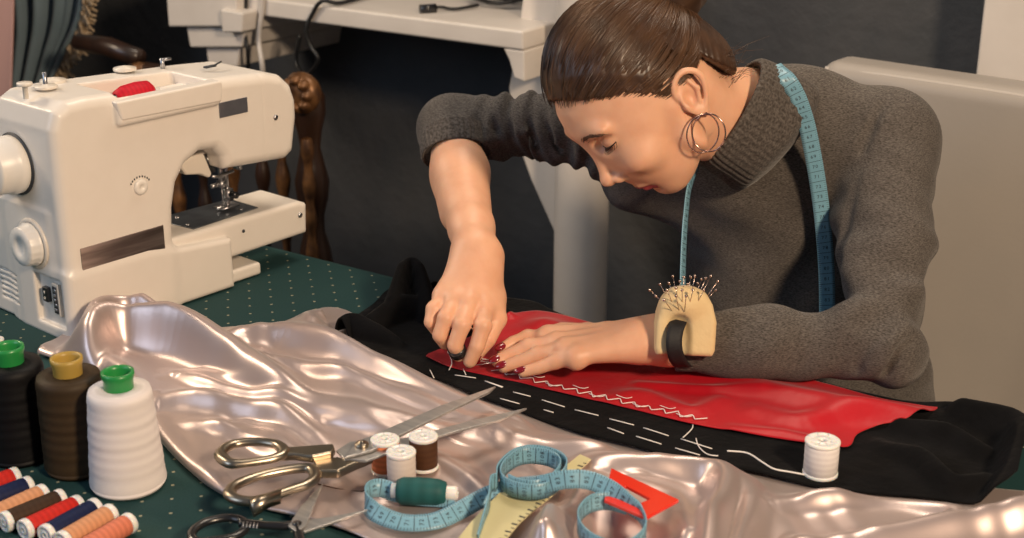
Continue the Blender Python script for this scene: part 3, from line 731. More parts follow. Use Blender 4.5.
hd = mpart('needle_bar', MB().tube([ml(.268, -.055, .16), ml(.268, -.055, .118)], .0035, 12), M['steel'])
mpart('needle', MB().tube([ml(.268, -.055, .118), ml(.268, -.055, .086)], [.0009, .0005], 8), M['steel'], hd)
mpart('needle_clamp', MB().box(ml(.268, -.055, .120), (.009, .009, .008), MB_.T).tube([ml(.262, -.055, .120), ml(.250, -.052, .121)], .003, 10), M['steel'], hd)
pf = mpart('presser_foot', MB().tube([ml(.276, -.055, .165), ml(.276, -.055, .098)], .003, 12).box(ml(.276, -.054, .104), (.010, .012, .016), MB_.T).box(ml(.274, -.055, .0885), (.030, .018, .0025), MB_.T)
      .tube([ml(.276, -.055, .098), ml(.275, -.055, .089)], .003, 8), M['steel'])
mpart('foot_screw', MB().tube([ml(.276, -.046, .106), ml(.276, -.036, .106)], .0045, 14), M['black_plastic'], pf)
mpart('thread_cutter', MB().tube([ml(.25, -.05, .135), ml(.262, -.052, .131), ml(.285, -.05, .135)], .0022, 8).box(ml(.300, -.06, .142), (.006, .012, .02), MB_.T), M['steel'])
mpart('needle_threader', MB().prism([(.19, .166), (.235, .178), (.246, .152), (.236, .138), (.222, .146), (.200, .150)], -.075, -.035, (MP, MA, MZ, MN)), M['machine_tray'], bevel=.003)
mpart('threader_slot', MB().prism([(.228, .172), (.240, .168), (.244, .146), (.238, .144)], -.036, -.0335, (MP, MA, MZ, MN)), M['black_plastic'])
# top: bobbin winder, spool pins, thread guides, tray hooks
bw = ml(.012, -.075, .281)
mpart('bobbin_winder', MB().lathe([(.003, -.004), (.003, .010), (.0085, .011), (.009, .012), (.0085, .0145), (0, .0148)], ml(.010, -.060, .281), MZ, n=24), M['machine_tray'])
wn_ = mpart('winder_spindle', MB().lathe([(.013, 0), (.0135, .002), (.012, .0035), (.004, .004), (.003, .005)], ml(.045, -.075, .281), MZ, n=28), M['machine_tray'])
mpart('spindle_pin', MB().lathe([(.0026, .004), (.0026, .018), (0, .0185)], ml(.045, -.075, .281), MZ, n=12), M['steel'], wn_)
mb = MB()
mpart('spool_disc', MB().lathe([(.015, 0), (.015, .003), (0, .006)], ml(.075, -.108, .278), MZ, n=28), M['machine_tray'])
mpart('spool_disc', MB().lathe([(.014, 0), (.014, .003), (0, .006)], ml(.175, -.108, .276), MZ, n=28), M['machine_tray'])
mpart('thread_guide', MB().tube([ml(.225, -.10, .270), ml(.225, -.10, .284)], .003, 10).box(ml(.231, -.10, .282), (.012, .006, .003), MB_.T), M['steel'])
mpart('thread_guide', MB().tube([ml(.255, -.05, .2755), ml(.262, -.045, .2765), ml(.285, -.06, .2755)], .0012, 8).box(ml(.258, -.048, .2755), (.016, .006, .002), MB_.T), M['dark_print'])
for a in (.100, .175):
    mpart('spool_holder', MB().lathe([(.0055, 0), (.006, .003), (.003, .005), (0, .005)], ml(a, -.078, .262), MN, n=18), M['machine_tray'])
mpart('handle', MB().prism([(.080, .2705), (.086, .2475), (.229, .2445), (.232, .268), (.228, .2705)], -.010, .0095, (MP, MA, MZ, MN)), M['machine'], bevel=.003)
# red thread spool lying in the tray
rs = empty('thread_spool', ml(.135, -.044, .246), 'bright red thread spool lying in the top tray of the sewing machine', 'thread spool')
def spool(root, o, ax, L_, r, tm, capm, flange=1.12, cap=.12, holes=True, rc=.16, nmz=32):
    o = np.array(o, float); ax = np.array(ax, float)/np.linalg.norm(ax)
    c = L_*cap
    th = MB().lathe([(r*.3, c), (r*.96, c), (r, c*1.25), (r*1.005, L_*.5), (r, L_-c*1.25), (r*.96, L_-c), (r*.3, L_-c)], (0, 0, 0), (0, 0, 1), n=nmz).build('thread', tm)
    th.parent = root; th.location = V(o-np.array(root.location)); th.rotation_euler = V(ax).to_track_quat('Z', 'Y').to_euler()
    R_ = r*flange
    for s in (0, 1):
        h0, h1 = (0, c) if s == 0 else (L_, L_-c); e = (h1-h0)*.2
        MB().lathe([(R_*rc, h1), (R_*.97, h1), (R_, h1-e), (R_, h0+e), (R_*.95, h0), (R_*.78, h0), (R_*.74, h0+e*.6), (R_*.45, h0+e*.6), (R_*.42, h0), (R_*rc, h0), (R_*rc, h1)], o, ax, n=nmz).build('flange', capm, root)
    if holes:
        mb = MB()
        for k in range(8):
            a = k*math.pi/4; ref = np.cross(ax, [0.3, .2, .9] if abs(ax[2]) < .9 else [1.0, 0, 0]); ref /= np.linalg.norm(ref); w = np.cross(ax, ref)
            mb.tube([o+ax*(L_-c*.1)+R_*(.42*(math.cos(a)*ref+math.sin(a)*w)), o+ax*(L_+.0002)+R_*(.9*(math.cos(a)*ref+math.sin(a)*w))], R_*.03, 6)
        mb.build('spoke', capm, root)
M['spoolcap'] = mat('translucent_white_spool', (.80, .78, .76), .35, sss=.3, coat=.2)
M['t_red'] = thread_mat('red_thread', (.60, .022, .015)); M['t_navy'] = thread_mat('navy_thread', (.006, .014, .065)); M['t_peach'] = thread_mat('peach_thread', (.66, .32, .17))
M['t_brown'] = thread_mat('brown_thread', (.05, .026, .014)); M['t_salmon'] = thread_mat('salmon_thread', (.72, .22, .13)); M['t_orange'] = thread_mat('orange_thread', (.80, .26, .11))
M['t_white'] = thread_mat('white_spool_thread', (.76, .73, .72), (.62, .58, .58)); M['t_teal'] = thread_mat('teal_thread', (.020, .105, .105), scale=400); M['t_crimson'] = thread_mat('crimson_thread', (.60, .012, .03))
th = MB().lathe([(.005, 0), (.009, .002), (.013, .012), (.0145, .030), (.0135, .046), (.008, .052), (.004, .053)], (0, 0, 0), (0, 0, 1), n=28).build('thread', M['t_crimson'])
th.parent = rs; th.location = V(ml(.115, -.044, .2610)-np.array(rs.location)); th.rotation_euler = V(MA).to_track_quat('Z', 'Y').to_euler()
MB().lathe([(.003, -.004), (.003, .062), (.001, .062)], ml(.115, -.044, .2610), MA, n=14).build('core', M['spoolcap'], rs)

# ------------------------------------------------------------------ thread cones
def cone(px, py, H, rb, rt, tm, cm, name, label, d=0):
    o = on(px, py); r = empty('thread_cone', o, label, 'thread cone', None)
    prof = [(0, .001), (rb*.92, .001), (rb, .006)]; n = 40
    for i in range(n+1):
        t = i/n; rr_ = rb+(rt-rb)*(t*.92+.08*t*t)
        prof.append((rr_+.00022*math.sin(t*26+math.sin(t*9))+.00015*math.sin(t*61), .006+(H-.012)*t))
    prof += [(rt*.95, H-.001), (rt*.5, H+.0005), (.012, H-.001)]
    th = MB().lathe(prof, (0, 0, 0), (0, 0, 1), n=64).build('thread', tm); th.parent = r
    MB().lathe([(.013, H-.012), (.0135, H+.008), (.0150, H+.013), (.0148, H+.0165), (.0125, H+.0165), (.0115, H+.013), (.0105, H-.02)], o, (0, 0, 1), n=36).build('core', cm, r)
    return r
M['green_core'] = mat('green_plastic_core', (.02, .26, .06), .35, coat=.2); M['yellow_core'] = mat('ochre_plastic_core', (.42, .28, .06), .4)
M['c_black'] = thread_mat('black_cone_thread', (.006, .006, .007), (.003, .003, .004), 500); M['c_brown'] = thread_mat('olive_brown_cone_thread', (.050, .032, .016), (.032, .020, .010), 500)
M['c_white'] = thread_mat('white_cone_thread', (.80, .75, .74), (.70, .65, .65), 500)
cone(129, 485, .100, .0350, .0290, M['c_white'], M['green_core'], 'w', 'white thread cone with green core, rightmost of the three cones')
cone(79, 468, .099, .0312, .0300, M['c_brown'], M['yellow_core'], 'b', 'olive brown thread cone with ochre core between black and white cones')
cone(22, 456, .100, .0310, .0300, M['c_black'], M['green_core'], 'k', 'black thread cone with green core, leftmost of the three cones')
# pale spool cut by the frame behind the black cone
pk = empty('thread_spool', on(-4, 357), 'pale pink spool standing at the left edge below the machine', 'thread spool')
spool(pk, on(-4, 357), (0, 0, 1), .022, .010, thread_mat('pale_pink_thread', (.62, .46, .42)), M['spoolcap'], holes=False)
# row of small spools
rowd = [((-34, 495), (18, 476), 't_red', 'red spool at the far end of the spool row, nearest the black cone'), ((-26, 507), (31, 485), 't_navy', 'navy spool second in the row, beside the far red spool'),
        ((-13, 519), (45, 493), 't_peach', 'peach spool third in the row, between navy and brown spools'), ((10, 520), (63, 498), 't_brown', 'dark brown thread spool in the row of small spools'),
        ((24, 530), (80, 504), 't_red', 'red spool in the middle of the row, next to the brown spool'), ((44, 536), (97, 507), 't_navy', 'navy spool near the front of the row, beside the middle red spool'),
        ((60, 543), (112, 513), 't_peach', 'peach spool in the row next to the front salmon spool'), ((78, 553), (131, 522), 't_salmon', 'salmon pink spool at the near end of the spool row')]
for (a, b, tm, lab) in rowd:
    r_ = .0094; A, B = on(a[0], a[1], .75+r_*1.1), on(b[0], b[1], .75+r_*1.1); ax = (B-A); ax[2] = 0; L_ = .059; ax /= np.linalg.norm(ax)
    o = B-ax*L_; root = empty('thread_spool', [(A[0]+B[0])/2, (A[1]+B[1])/2, .75], lab, 'thread spool', 'small spools in a row')
    spool(root, o, ax, L_, r_, M[tm], M['spoolcap'], flange=1.02, cap=.10, holes=False)
# upright spools on the satin
def upspool(px, py, tm, lab, L_=.031, r=.0132, z=None, hf=zs, cat='thread spool', tilt=(0, 0, 1)):
    p = on(px, py, .765)
    for _ in range(3): p = on(px, py, hf(p[0], p[1])+.002)
    zz_ = max(hf(p[0]+dx, p[1]+dy) for dx in (-.01, 0, .01) for dy in (-.01, 0, .01))+.0012
    root = empty('thread_spool', (p[0], p[1], zz_), lab, cat); spool(root, (p[0], p[1], zz_), tilt, L_, r, tm, M['spoolcap'], flange=1.04, cap=.10, nmz=44)
    return p, zz_
M['t_dkbrown'] = thread_mat('chocolate_thread', (.085, .035, .016)); M['t_cream'] = thread_mat('cream_thread', (.66, .58, .54), (.60, .52, .48))
upspool(386, 472, M['t_orange'], 'orange spool with white cap, left of the three standing spools', L_=.035)
upspool(424, 470, M['t_dkbrown'], 'dark brown spool with white cap, right of the three standing spools', L_=.034)
upspool(402, 487, M['t_cream'], 'cream white spool standing in front of the orange and brown spools', L_=.037)
upspool(820, 474, M['t_white'], 'white thread spool standing alone on the black velvet', L_=.036, r=.0158, hf=zv)
te = on(425, 488, .776); tax = np.array(RT)*.98-FH*.1; tz = .7565+.0125
tr = empty('thread_spool', (te[0], te[1], tz-.012), 'teal thread spool lying on its side in front of the cream spool', 'thread spool')
tc = on(396, 488, tz+.004); tc[2] = zs(tc[0]+.02, tc[1])+.0145
th = MB().lathe([(.004, .0), (.010, .001), (.0125, .006), (.013, .02), (.0125, .038), (.010, .045), (.004, .047)], (0, 0, 0), (0, 0, 1), n=32).build('thread', M['t_teal'])
th.parent = tr; th.location = V(tc-np.array(tr.location)); th.rotation_euler = V(tax).to_track_quat('Z', 'Y').to_euler()
MB().lathe([(.0045, -.004), (.0068, -.004), (.0068, .054), (.0058, .056), (.003, .056), (.003, .046)], tc, tax, n=24).build('core', M['spoolcap'], tr)
# loose white thread from the lone spool
P = [drop(a, b, h_velvet, lift=.003) for a, b in ((727, 451), (747, 453), (762, 462), (774, 469), (790, 472), (806, 475))]
tag(MB().tube(catmull(P, 6), .0009, 6).build('loose_thread', M['thread_w'], loc=P[0]), 'white thread trailing from the lone spool over the velvet', 'thread')
# loose brown thread on satin beside the spools
P = [drop(a, b, h_satin, lift=.002) for a, b in ((318, 484), (340, 489), (362, 491), (374, 484), (380, 476))]
tag(MB().tube(catmull(P, 6), .0005, 6).build('loose_thread', M['t_dkbrown'], loc=P[0]), 'thin dark thread lying on the satin left of the spools', 'thread')

# ------------------------------------------------------------------ scissors
def smooth_loop(outer, inner, z, th, n=6):
    """ring solid between px outline curves (closed) on plane z with rounded section"""
    O = resample(np.vstack([catmull([on(a, b, z)[:2] for a, b in outer], n, True)]*1), 64); I = resample(catmull([on(a, b, z)[:2] for a, b in inner], n, True), 64)
    return O, I
def loop_tube(mb, pts, r0, z, flat=.8, n=14, closed=True, rz=None):
    """handle bow: tube along px centreline on plane z, radius r"""
    P = catmull([on(a, b, z) for a, b in pts], 6, closed)
    m = len(P); rr_ = r0 if np.isscalar(r0) else np.interp(np.linspace(0, 1, m), np.linspace(0, 1, len(r0)), r0); rr_ = np.full(m, rr_) if np.isscalar(rr_) else rr_
    V_ = []; 
    for i in range(m):
        tg = (P[(i+1) % m]-P[i-1]) if closed else (P[min(i+1, m-1)]-P[max(i-1, 0)]); tg = tg/(np.linalg.norm(tg)+1e-9); s = np.cross(tg, [0, 0, 1]); s /= np.linalg.norm(s)+1e-9
        for k in range(n):
            a = 2*math.pi*k/n; V_.append(P[i]+rr_[i]*(math.cos(a)*s+flat*math.sin(a)*np.array([0, 0, 1])))
    F_ = [(i*n+k, ((i+1) % m)*n+k, ((i+1) % m)*n+(k+1) % n, i*n+(k+1) % n) for i in range(m if closed else m-1) for k in range(n)]
    if not closed: F_ += [tuple(range(n)), tuple((m-1)*n+k for k in range(n))[::-1]]
    return mb.add(V_, F_)
def c200(pts): return [(200+a/3.204, 370+b/3.204) for a, b in pts]
big = empty('scissors', on(357, 447, .775), 'large tailor shears with brass-grey handles lying open on the satin', 'scissors')
zb = .785
def shears():
    m = MB(); loop_tube(m, c200([(66, 275), (80, 252), (115, 236), (180, 230), (235, 236), (262, 250), (268, 268), (240, 282), (190, 292), (130, 300), (95, 298)]), [.0062, .0058, .0050, .005, .0055, .006, .0052, .0046, .0048, .0058, .0062], zb+.004)
    m.build('handle', M['brass'], big)
    m = MB(); loop_tube(m, c200([(95, 398), (110, 372), (170, 345), (250, 325), (330, 314), (362, 322), (368, 345), (340, 368), (290, 385), (220, 408), (165, 420), (120, 415)]), [.006, .0055, .005, .0052, .0055, .006, .0055, .005, .0048, .005, .0055, .006], zb-.003)
    m.prism([tuple(on(a, b, zb-.003)[:2]) for a, b in c200([(158, 425), (262, 398), (258, 412), (215, 428), (172, 456)])], zb-.008, zb+.002)
    m.build('handle', M['brass'], big)
    pr = lambda pts, z: [tuple(on(a, b, z)[:2]) for a, b in pts]
    # shank + blade 1 (upper handle to lower-right blade), shank + blade 2
    MB().prism(pr(c200([(252, 262), (300, 262), (428, 252), (434, 268), (425, 280), (360, 294), (300, 286), (240, 290)]), zb), zb-.002, zb+.006).build('shank', M['brass'], big, bevel=.0022)
    MB().prism(pr(c200([(362, 305), (378, 296), (440, 288), (470, 294), (540, 262), (556, 285), (500, 308), (445, 334), (382, 334)]), zb-.004), zb-.009, zb+.000).build('shank', M['brass'], big, bevel=.0022)
    MB().prism(pr([(336, 452), (350, 443), (362, 442), (372, 446), (420, 436), (470, 422), (527, 409), (500, 421), (450, 434), (400, 450), (366, 462), (345, 460)], zb), zb-.001, zb+.0016).build('blade', M['blade'], big, bevel=.0006)
    MB().prism(pr([(345, 462), (356, 446), (372, 440), (390, 432), (440, 410), (496, 390), (490, 396), (440, 420), (400, 440), (372, 455)], zb), zb+.0022, zb+.005).build('blade', M['blade'], big, bevel=.0010)
    MB().lathe([(.0068, 0), (.0068, .002), (.0055, .0035), (.0035, .0035), (.003, .005), (0, .0055)], on(362, 446, zb+.005), (0, 0, 1), n=24).build('pivot_screw', M['brass'], big)
shears()
sm = empty('scissors', on(297, 524, .762), 'small black-handled scissors lying open at the bottom edge', 'scissors')
def small():
    z = .768; m = MB()
    loop_tube(m, [(192, 533), (204, 523), (225, 518), (240, 520), (246, 527), (236, 536), (212, 541), (196, 541)], .0042, z); loop_tube(m, [(240, 523), (262, 525), (284, 526), (296, 524)], [.0045, .004, .0042, .004], z, closed=False)
    hb = m.build('handle', M['black_plastic'], sm)
    m = MB()
    for k in range(5): m.tube([on(244+k*3.4, 522+k*.3, z+.0045), on(243+k*3.4, 527+k*.3, z+.0045)], .0008, 6)
    m.build('grip_rib', M['steel'], hb)
    m = MB(); loop_tube(m, [(296, 526), (300, 540), (306, 560)], [.004, .0045, .004], z, closed=False); loop_tube(m, [(306, 560), (330, 572), (330, 600), (300, 600), (290, 575)], .0042, z)
    m.build('handle', M['black_plastic'], sm)
    pr = lambda pts: [tuple(on(a, b, z+.002)[:2]) for a, b in pts]
    MB().prism(pr([(288, 527), (300, 508), (323, 484), (320, 492), (306, 526), (297, 533)]), z+.001, z+.0032).build('blade', M['blade'], sm, bevel=.0006)
    MB().prism(pr([(292, 520), (300, 519), (330, 515), (370, 507), (340, 518), (304, 530)]), z-.002, z+.0004).build('blade', M['blade'], sm, bevel=.0006)
    MB().lathe([(.004, 0), (.004, .0015), (0, .002)], on(297, 524, z+.003), (0, 0, 1), n=18).build('pivot_screw', M['black_plastic'], sm)
small()

# ------------------------------------------------------------------ ruler and set square
def prz(pts, z): return [tuple(on(a, b, z)[:2]) for a, b in pts]
rz = .7725
ru = empty('ruler', on(520, 500, rz), 'pale yellow curved plastic ruler lying under the blue tape measure', 'ruler')
ed = [(591, 461), (570, 480), (556, 494), (536, 510), (520, 524), (500, 548)]
MB().prism(prz([(580, 456), (562, 470), (530, 484), (500, 494), (486, 508), (470, 525), (452, 548)][::-1]+ed, rz), rz, rz+.0022).build('ruler_strip', M['ruler'], ru, bevel=.0005)
Pe = resample(catmull([on(a, b, rz+.0024) for a, b in ed], 6), 27); mb = MB()
for i in range(1, 26):
    tg = Pe[min(i+1, 26)]-Pe[i-1]; tg /= np.linalg.norm(tg); nrm = np.cross([0, 0, 1.0], tg); l = .0055 if i % 2 == 0 else .003
    if np.dot(nrm, on(500, 480, rz)-on(540, 520, rz)) < 0: nrm = -nrm
    mb.box(Pe[i]+nrm*(.0014+l/2)+np.array([0, 0, -.0001]), (.0011 if i % 2 else .0020, l, .0003), np.stack([tg, nrm, [0, 0, 1]]).T)
mb.build('ruler_mark', M['dark_print'], ru)
tz_ = .785; tri = empty('set_square', on(640, 500, tz_), 'red translucent plastic set square lying on the satin', 'set square')
def tri_build():
    c = [(612, 472), (678, 503), (640, 526), (603, 505)]
    O = [(611, 471), (679, 503), (646, 521), (604, 503)]; I = [(626, 489), (650, 502), (641, 506), (622, 500)]
    O = [on(a, b, tz_) for a, b in O]; I = [on(a, b, tz_) for a, b in I]; V_ = []; F_ = []
    for zz_ in (0, .0035):
        for q in (O, I): V_ += [p+np.array([0, 0, zz_]) for p in q]
    for i in range(4):
        j = (i+1) % 4
        F_ += [(i, j, 4+j, 4+i), (8+i, 12+i, 12+j, 8+j), (i, 8+i, 8+j, j), (4+i, 4+j, 12+j, 12+i)]
    mb = MB().add(V_, F_); o = mb.build('set_square_frame', M['red_plastic'], tri, bevel=.0008)
tri_build()

# ------------------------------------------------------------------ tape measures
txt_cache = {}
def glyph(ch):
    if ch in txt_cache: return txt_cache[ch]
    cu = bpy.data.curves.new('g', 'FONT'); cu.body = ch; cu.size = 1; cu.align_x = 'CENTER'; cu.resolution_u = 2
    o = bpy.data.objects.new('g', cu); COL.objects.link(o); bpy.context.view_layer.update()
    me = o.evaluated_get(bpy.context.evaluated_depsgraph_get()).to_mesh()
    v = np.array([tuple(q.co) for q in me.vertices]); f = [tuple(p.vertices) for p in me.polygons]
    o.evaluated_get(bpy.context.evaluated_depsgraph_get()).to_mesh_clear(); bpy.data.objects.remove(o); bpy.data.curves.remove(cu)
    txt_cache[ch] = (v, f); return txt_cache[ch]
class Ribbon:
    def __init__(s, C_, W_, width, n=None):
        n = n or int(max(60, np.sum(np.linalg.norm(np.diff(C_, axis=0), axis=1))/.003))
        L = np.r_[0, np.cumsum(np.linalg.norm(np.diff(C_, axis=0), axis=1))]; t = np.linspace(0, L[-1], n)
        s.C = np.stack([np.interp(t, L, C_[:, k]) for k in range(3)], 1); W = np.stack([np.interp(t, L, W_[:, k]) for k in range(3)], 1)
        T = np.gradient(s.C, axis=0); T /= np.linalg.norm(T, axis=1)[:, None]+1e-9; W -= T*np.sum(W*T, axis=1)[:, None]; W /= np.linalg.norm(W, axis=1)[:, None]+1e-9
        s.T, s.W, s.N, s.t, s.L, s.w = T, W, np.cross(T, W), t, L[-1], width
    def pt(s, l, v, h):
        l = np.clip(l, 0, s.L); g = lambda A: np.stack([np.interp(l, s.t, A[:, k]) for k in range(3)], -1)
        return g(s.C)+g(s.W)*np.asarray(v)[..., None]+g(s.N)*np.asarray(h)[..., None]
    def body(s, mb, th=.0006):
        n = len(s.t); cols = [(-s.w/2, -th), (-s.w/2, th), (-s.w/4, th*1), (0, th), (s.w/4, th), (s.w/2, th), (s.w/2, -th), (0, -th)]
        V_ = np.concatenate([s.C+s.W*v+s.N*h for v, h in cols]); m = len(cols)
        F_ = [(c*n+i, c*n+i+1, ((c+1) % m)*n+i+1, ((c+1) % m)*n+i) for c in range(m) for i in range(n-1)]; return mb.add(V_, F_)
    def marks(s, mb, start=0, th=.0006, side=1, step=.0127, numbers=True, rot=1):
        h = side*(th+.00025)
        def quad(l0, l1, v0, v1): mb.add(s.pt(np.array([l0, l1, l1, l0]), np.array([v0, v0, v1, v1]), np.full(4, h)), [(0, 1, 2, 3) if side > 0 else (3, 2, 1, 0)])
        k = 0; l = step*.5
        while l < s.L-step:
            quad(l-.0003, l+.0003, -s.w/2, s.w/2)
            for j in range(1, 5): quad(l+step*j/5-.00018, l+step*j/5+.00018, s.w/2-.003, s.w/2); quad(l+step*j/5-.00018, l+step*j/5+.00018, -s.w/2, -s.w/2+.003)
            if numbers:
                st = str(start+k*rot); sz = .0058
                for i, ch in enumerate(st):
                    v, f = glyph(ch); gx = (v[:, 0]+(i-(len(st)-1)/2)*.62)*sz; gy = (v[:, 1]-.34)*sz
                    if rot > 0: P = s.pt(l+step/2-gy, gx*side, np.full(len(v), h))
                    else: P = s.pt(l+step/2+gx, gy*side, np.full(len(v), h))
                    mb.add(P, f)
            l += step; k += 1
        return mb
def ribbon_obj(root, rbs, mt=None, numbers=True, sides=(1,)):
    mb = MB(); mk = MB()
    for i, r in enumerate(rbs):
        r.body(mb)
        for sd in sides: r.marks(mk, 60+i*20, side=sd, numbers=numbers)
    a = mb.build('tape_strip', mt or M['tape'], root); b = mk.build('printed_scale', M['dark_print'], root, smooth=False); return a, b
TW = .0165
def table_tape():
    root = empty('tape_measure', on(530, 470, .76), 'sky blue tape measure lying in loose loops on the satin and ruler', 'tape measure')
    def path(pts, tilt=None):
        """pts: (px,py of lower edge, z lower edge, lean px,py dir 0..1, up) """
        Cn, Wn = [], []
        for p in pts:
            px_, py_2, z = p[:3]; lean = p[3] if len(p) > 3 else 0; b = on(px_, py_2, z); base = b.copy(); base[2] = max(z, zs(b[0], b[1])+.001)
            # lean: positive = top edge leans away from the viewer
            w = np.array([0, 0, 1.0])*math.cos(lean)+FH*math.sin(lean); Cn.append(base+w*TW/2); Wn.append(w)
        Cn, Wn = catmull(Cn, 10), catmull(Wn, 10); return Ribbon(Cn, Wn, TW)
    # strand that folds in front of the spools and runs to the coil
    r1 = path([(455, 508, .762, .9), (425, 506, .762, .85), (400, 503, .762, .7), (380, 497, .763, .4), (368, 500, .764, .2), (366, 512, .764, .5), (378, 523, .763, .9), (404, 531, .762, 1.05), (436, 529, .762, 1.05), (462, 518, .763, .9), (487, 505, .766, .75), (512, 497, .772, .55), (540, 494, .782, .35), (566, 489, .790, .5), (590, 490, .790, .6), (612, 500, .786, .5), (630, 514, .780, .25),
               (641, 524, .776, .05), (645, 540, .776, -.1), (630, 556, .776, .0), (604, 556, .776, 0), (583, 543, .776, 0), (578, 526, .776, 0), (590, 513, .776, .12), (608, 510, .776, .2), (628, 515, .774, .2)])
    # the standing coil
    ring = []
    for i in range(36):
        a = math.radians(200-i*20); t = i/35; rx, ry = 36-t*10, 21-t*6; cx, cy = 533-t*2, 482-t*2
        ring.append((cx+rx*math.cos(a)*(1+.12*math.sin(a*2)), cy-ry*math.sin(a), .778, .12*math.sin(a)))
    r2 = path([(478, 552, .764, .2), (484, 530, .768, .15), (489, 510, .774, .1), (491, 492, .778, .0)]+ring)
    ribbon_obj(root, [r1, r2], sides=(1, -1), numbers=True)
table_tape()

# ------------------------------------------------------------------ the chair she sits on
def leather_chair():
    yb = 1.70
    r = empty('armless_chair', (0.0, 1.9, 0), 'taupe leather upholstered chair with high back behind the seated woman', 'chair')
    # back panel, turned a little: its top edge runs (825,66) -> (1024,83)
    A, B = at(815, 62, 2.04), at(1090, 92, 1.80); x = (B-A); x[2] = 0; W = np.linalg.norm(x)*1.0; x /= np.linalg.norm(x); n = np.cross(x, [0, 0, 1.0]); zt = A[2]
    if n[1] > 0: n = -n
    o = (A+B)/2; o[2] = 0; fr = (o, x, np.array([0, 0, 1.0]), n)
    F = Field((-W/2-.01, .38, -.05), (W/2+.01, zt+.01, .05), .005)
    rbox(F, (-W/2, .42, -.045), (W/2, zt, .035), .022)
    v, f = F.mesh(); B_ = np.stack([x, [0, 0, 1.0], n]); vv = v.copy(); vv[:, 2] -= (v[:, 1]-.4)*.08
    pack('backrest', [(frame_apply(vv, o, B_), f)], M['leather'], r)
    # piping along the front edge
    P = [(-W/2+.012, .46), (-W/2+.010, zt-.05), (-W/2+.016, zt-.024), (-W/2+.05, zt-.011), (0, zt-.009), (W/2-.05, zt-.011), (W/2-.016, zt-.024), (W/2-.010, zt-.05), (W/2-.012, .46)]
    MB().tube(catmull([o+x*a+np.array([0, 0, b])+n*(.027-(b-.4)*.08) for a, b in P], 6), .0035, 8).build('piping', M['piping'], r)
    F = Field((-W/2-.01, .36, -.05), (W/2+.01, .50, .56), .006); rbox(F, (-W/2, .37, 0.0), (W/2, .465, .50), .03)
    v, f = F.mesh(); pack('seat', [(frame_apply(v, o, B_), f)], M['leather'], r)
    for sx in (-1, 1):
        for d in (.03, .46): MB().tube([o+x*sx*(W/2-.04)+n*d+np.array([0, 0, .38]), o+x*sx*(W/2-.035)+n*d], [.024, .016], 14).build('leg', M['wood'], r)
leather_chair()

# ------------------------------------------------------------------ the woman
cm = .01
hF = -.74*RT-.673*UP; hU0 = -.673*RT+.74*UP; bk = -FW
hF = hF/np.linalg.norm(hF); hU0 = hU0-hF*np.dot(hF, hU0); hU0 /= np.linalg.norm(hU0)
ty, tl = math.radians(9), math.radians(16)
hL0 = np.cross(hU0, hF)                      # her left, towards the viewer
if np.dot(hL0, bk) < 0: hL0 = -hL0
hU = math.cos(tl)*hU0+math.sin(tl)*hL0; hL = math.cos(tl)*hL0-math.sin(tl)*hU0
hF2 = math.cos(ty)*hF+math.sin(ty)*hL; hL = math.cos(ty)*hL-math.sin(ty)*hF; hF = hF2
HO = at(693, 107, 1.465)-hL*.071
HB = np.stack([hF, hL, hU])                  # local (f, l, u)
def H2(f, l, u): return HO+.01*(f*hF+l*hL+u*hU)
def warp(v):
    v = np.array(v, float); f, l, u = v[..., 0]*100, v[..., 1]*100, v[..., 2]*100
    g = np.where(f > 1, 1+(f-1)*(.885+.075*np.clip((u-3.5)/4, 0, 1)), f)+np.minimum(u+1.5, 0)*.34*np.clip(f/4, 0, 1)
    u2 = np.where(u < 0, u*(1-.06*np.clip(f/4, 0, 1)), u); return np.stack([g, l, u2], -1)*.01
def toH(p): return (np.asarray(p)-HO)@HB.T
wom = empty('person', at(822, 440, 1.88), 'woman in a charcoal turtleneck bending over the red satin and sewing, hoop in her ear', 'person')
c_ = lambda *a: np.array(a)*.01
# shoulders, elbows, wrists
Ls, Le, Lw = at(886, 140, 1.66), at(882, 344, 1.515), at(668, 341, 1.522)
Rs, Re, Rw = at(632, 128, 1.74), at(452, 129, 1.80), at(476, 252, 1.60)
NB, HP = at(775, 128, 1.70), at(826, 440, 1.90)

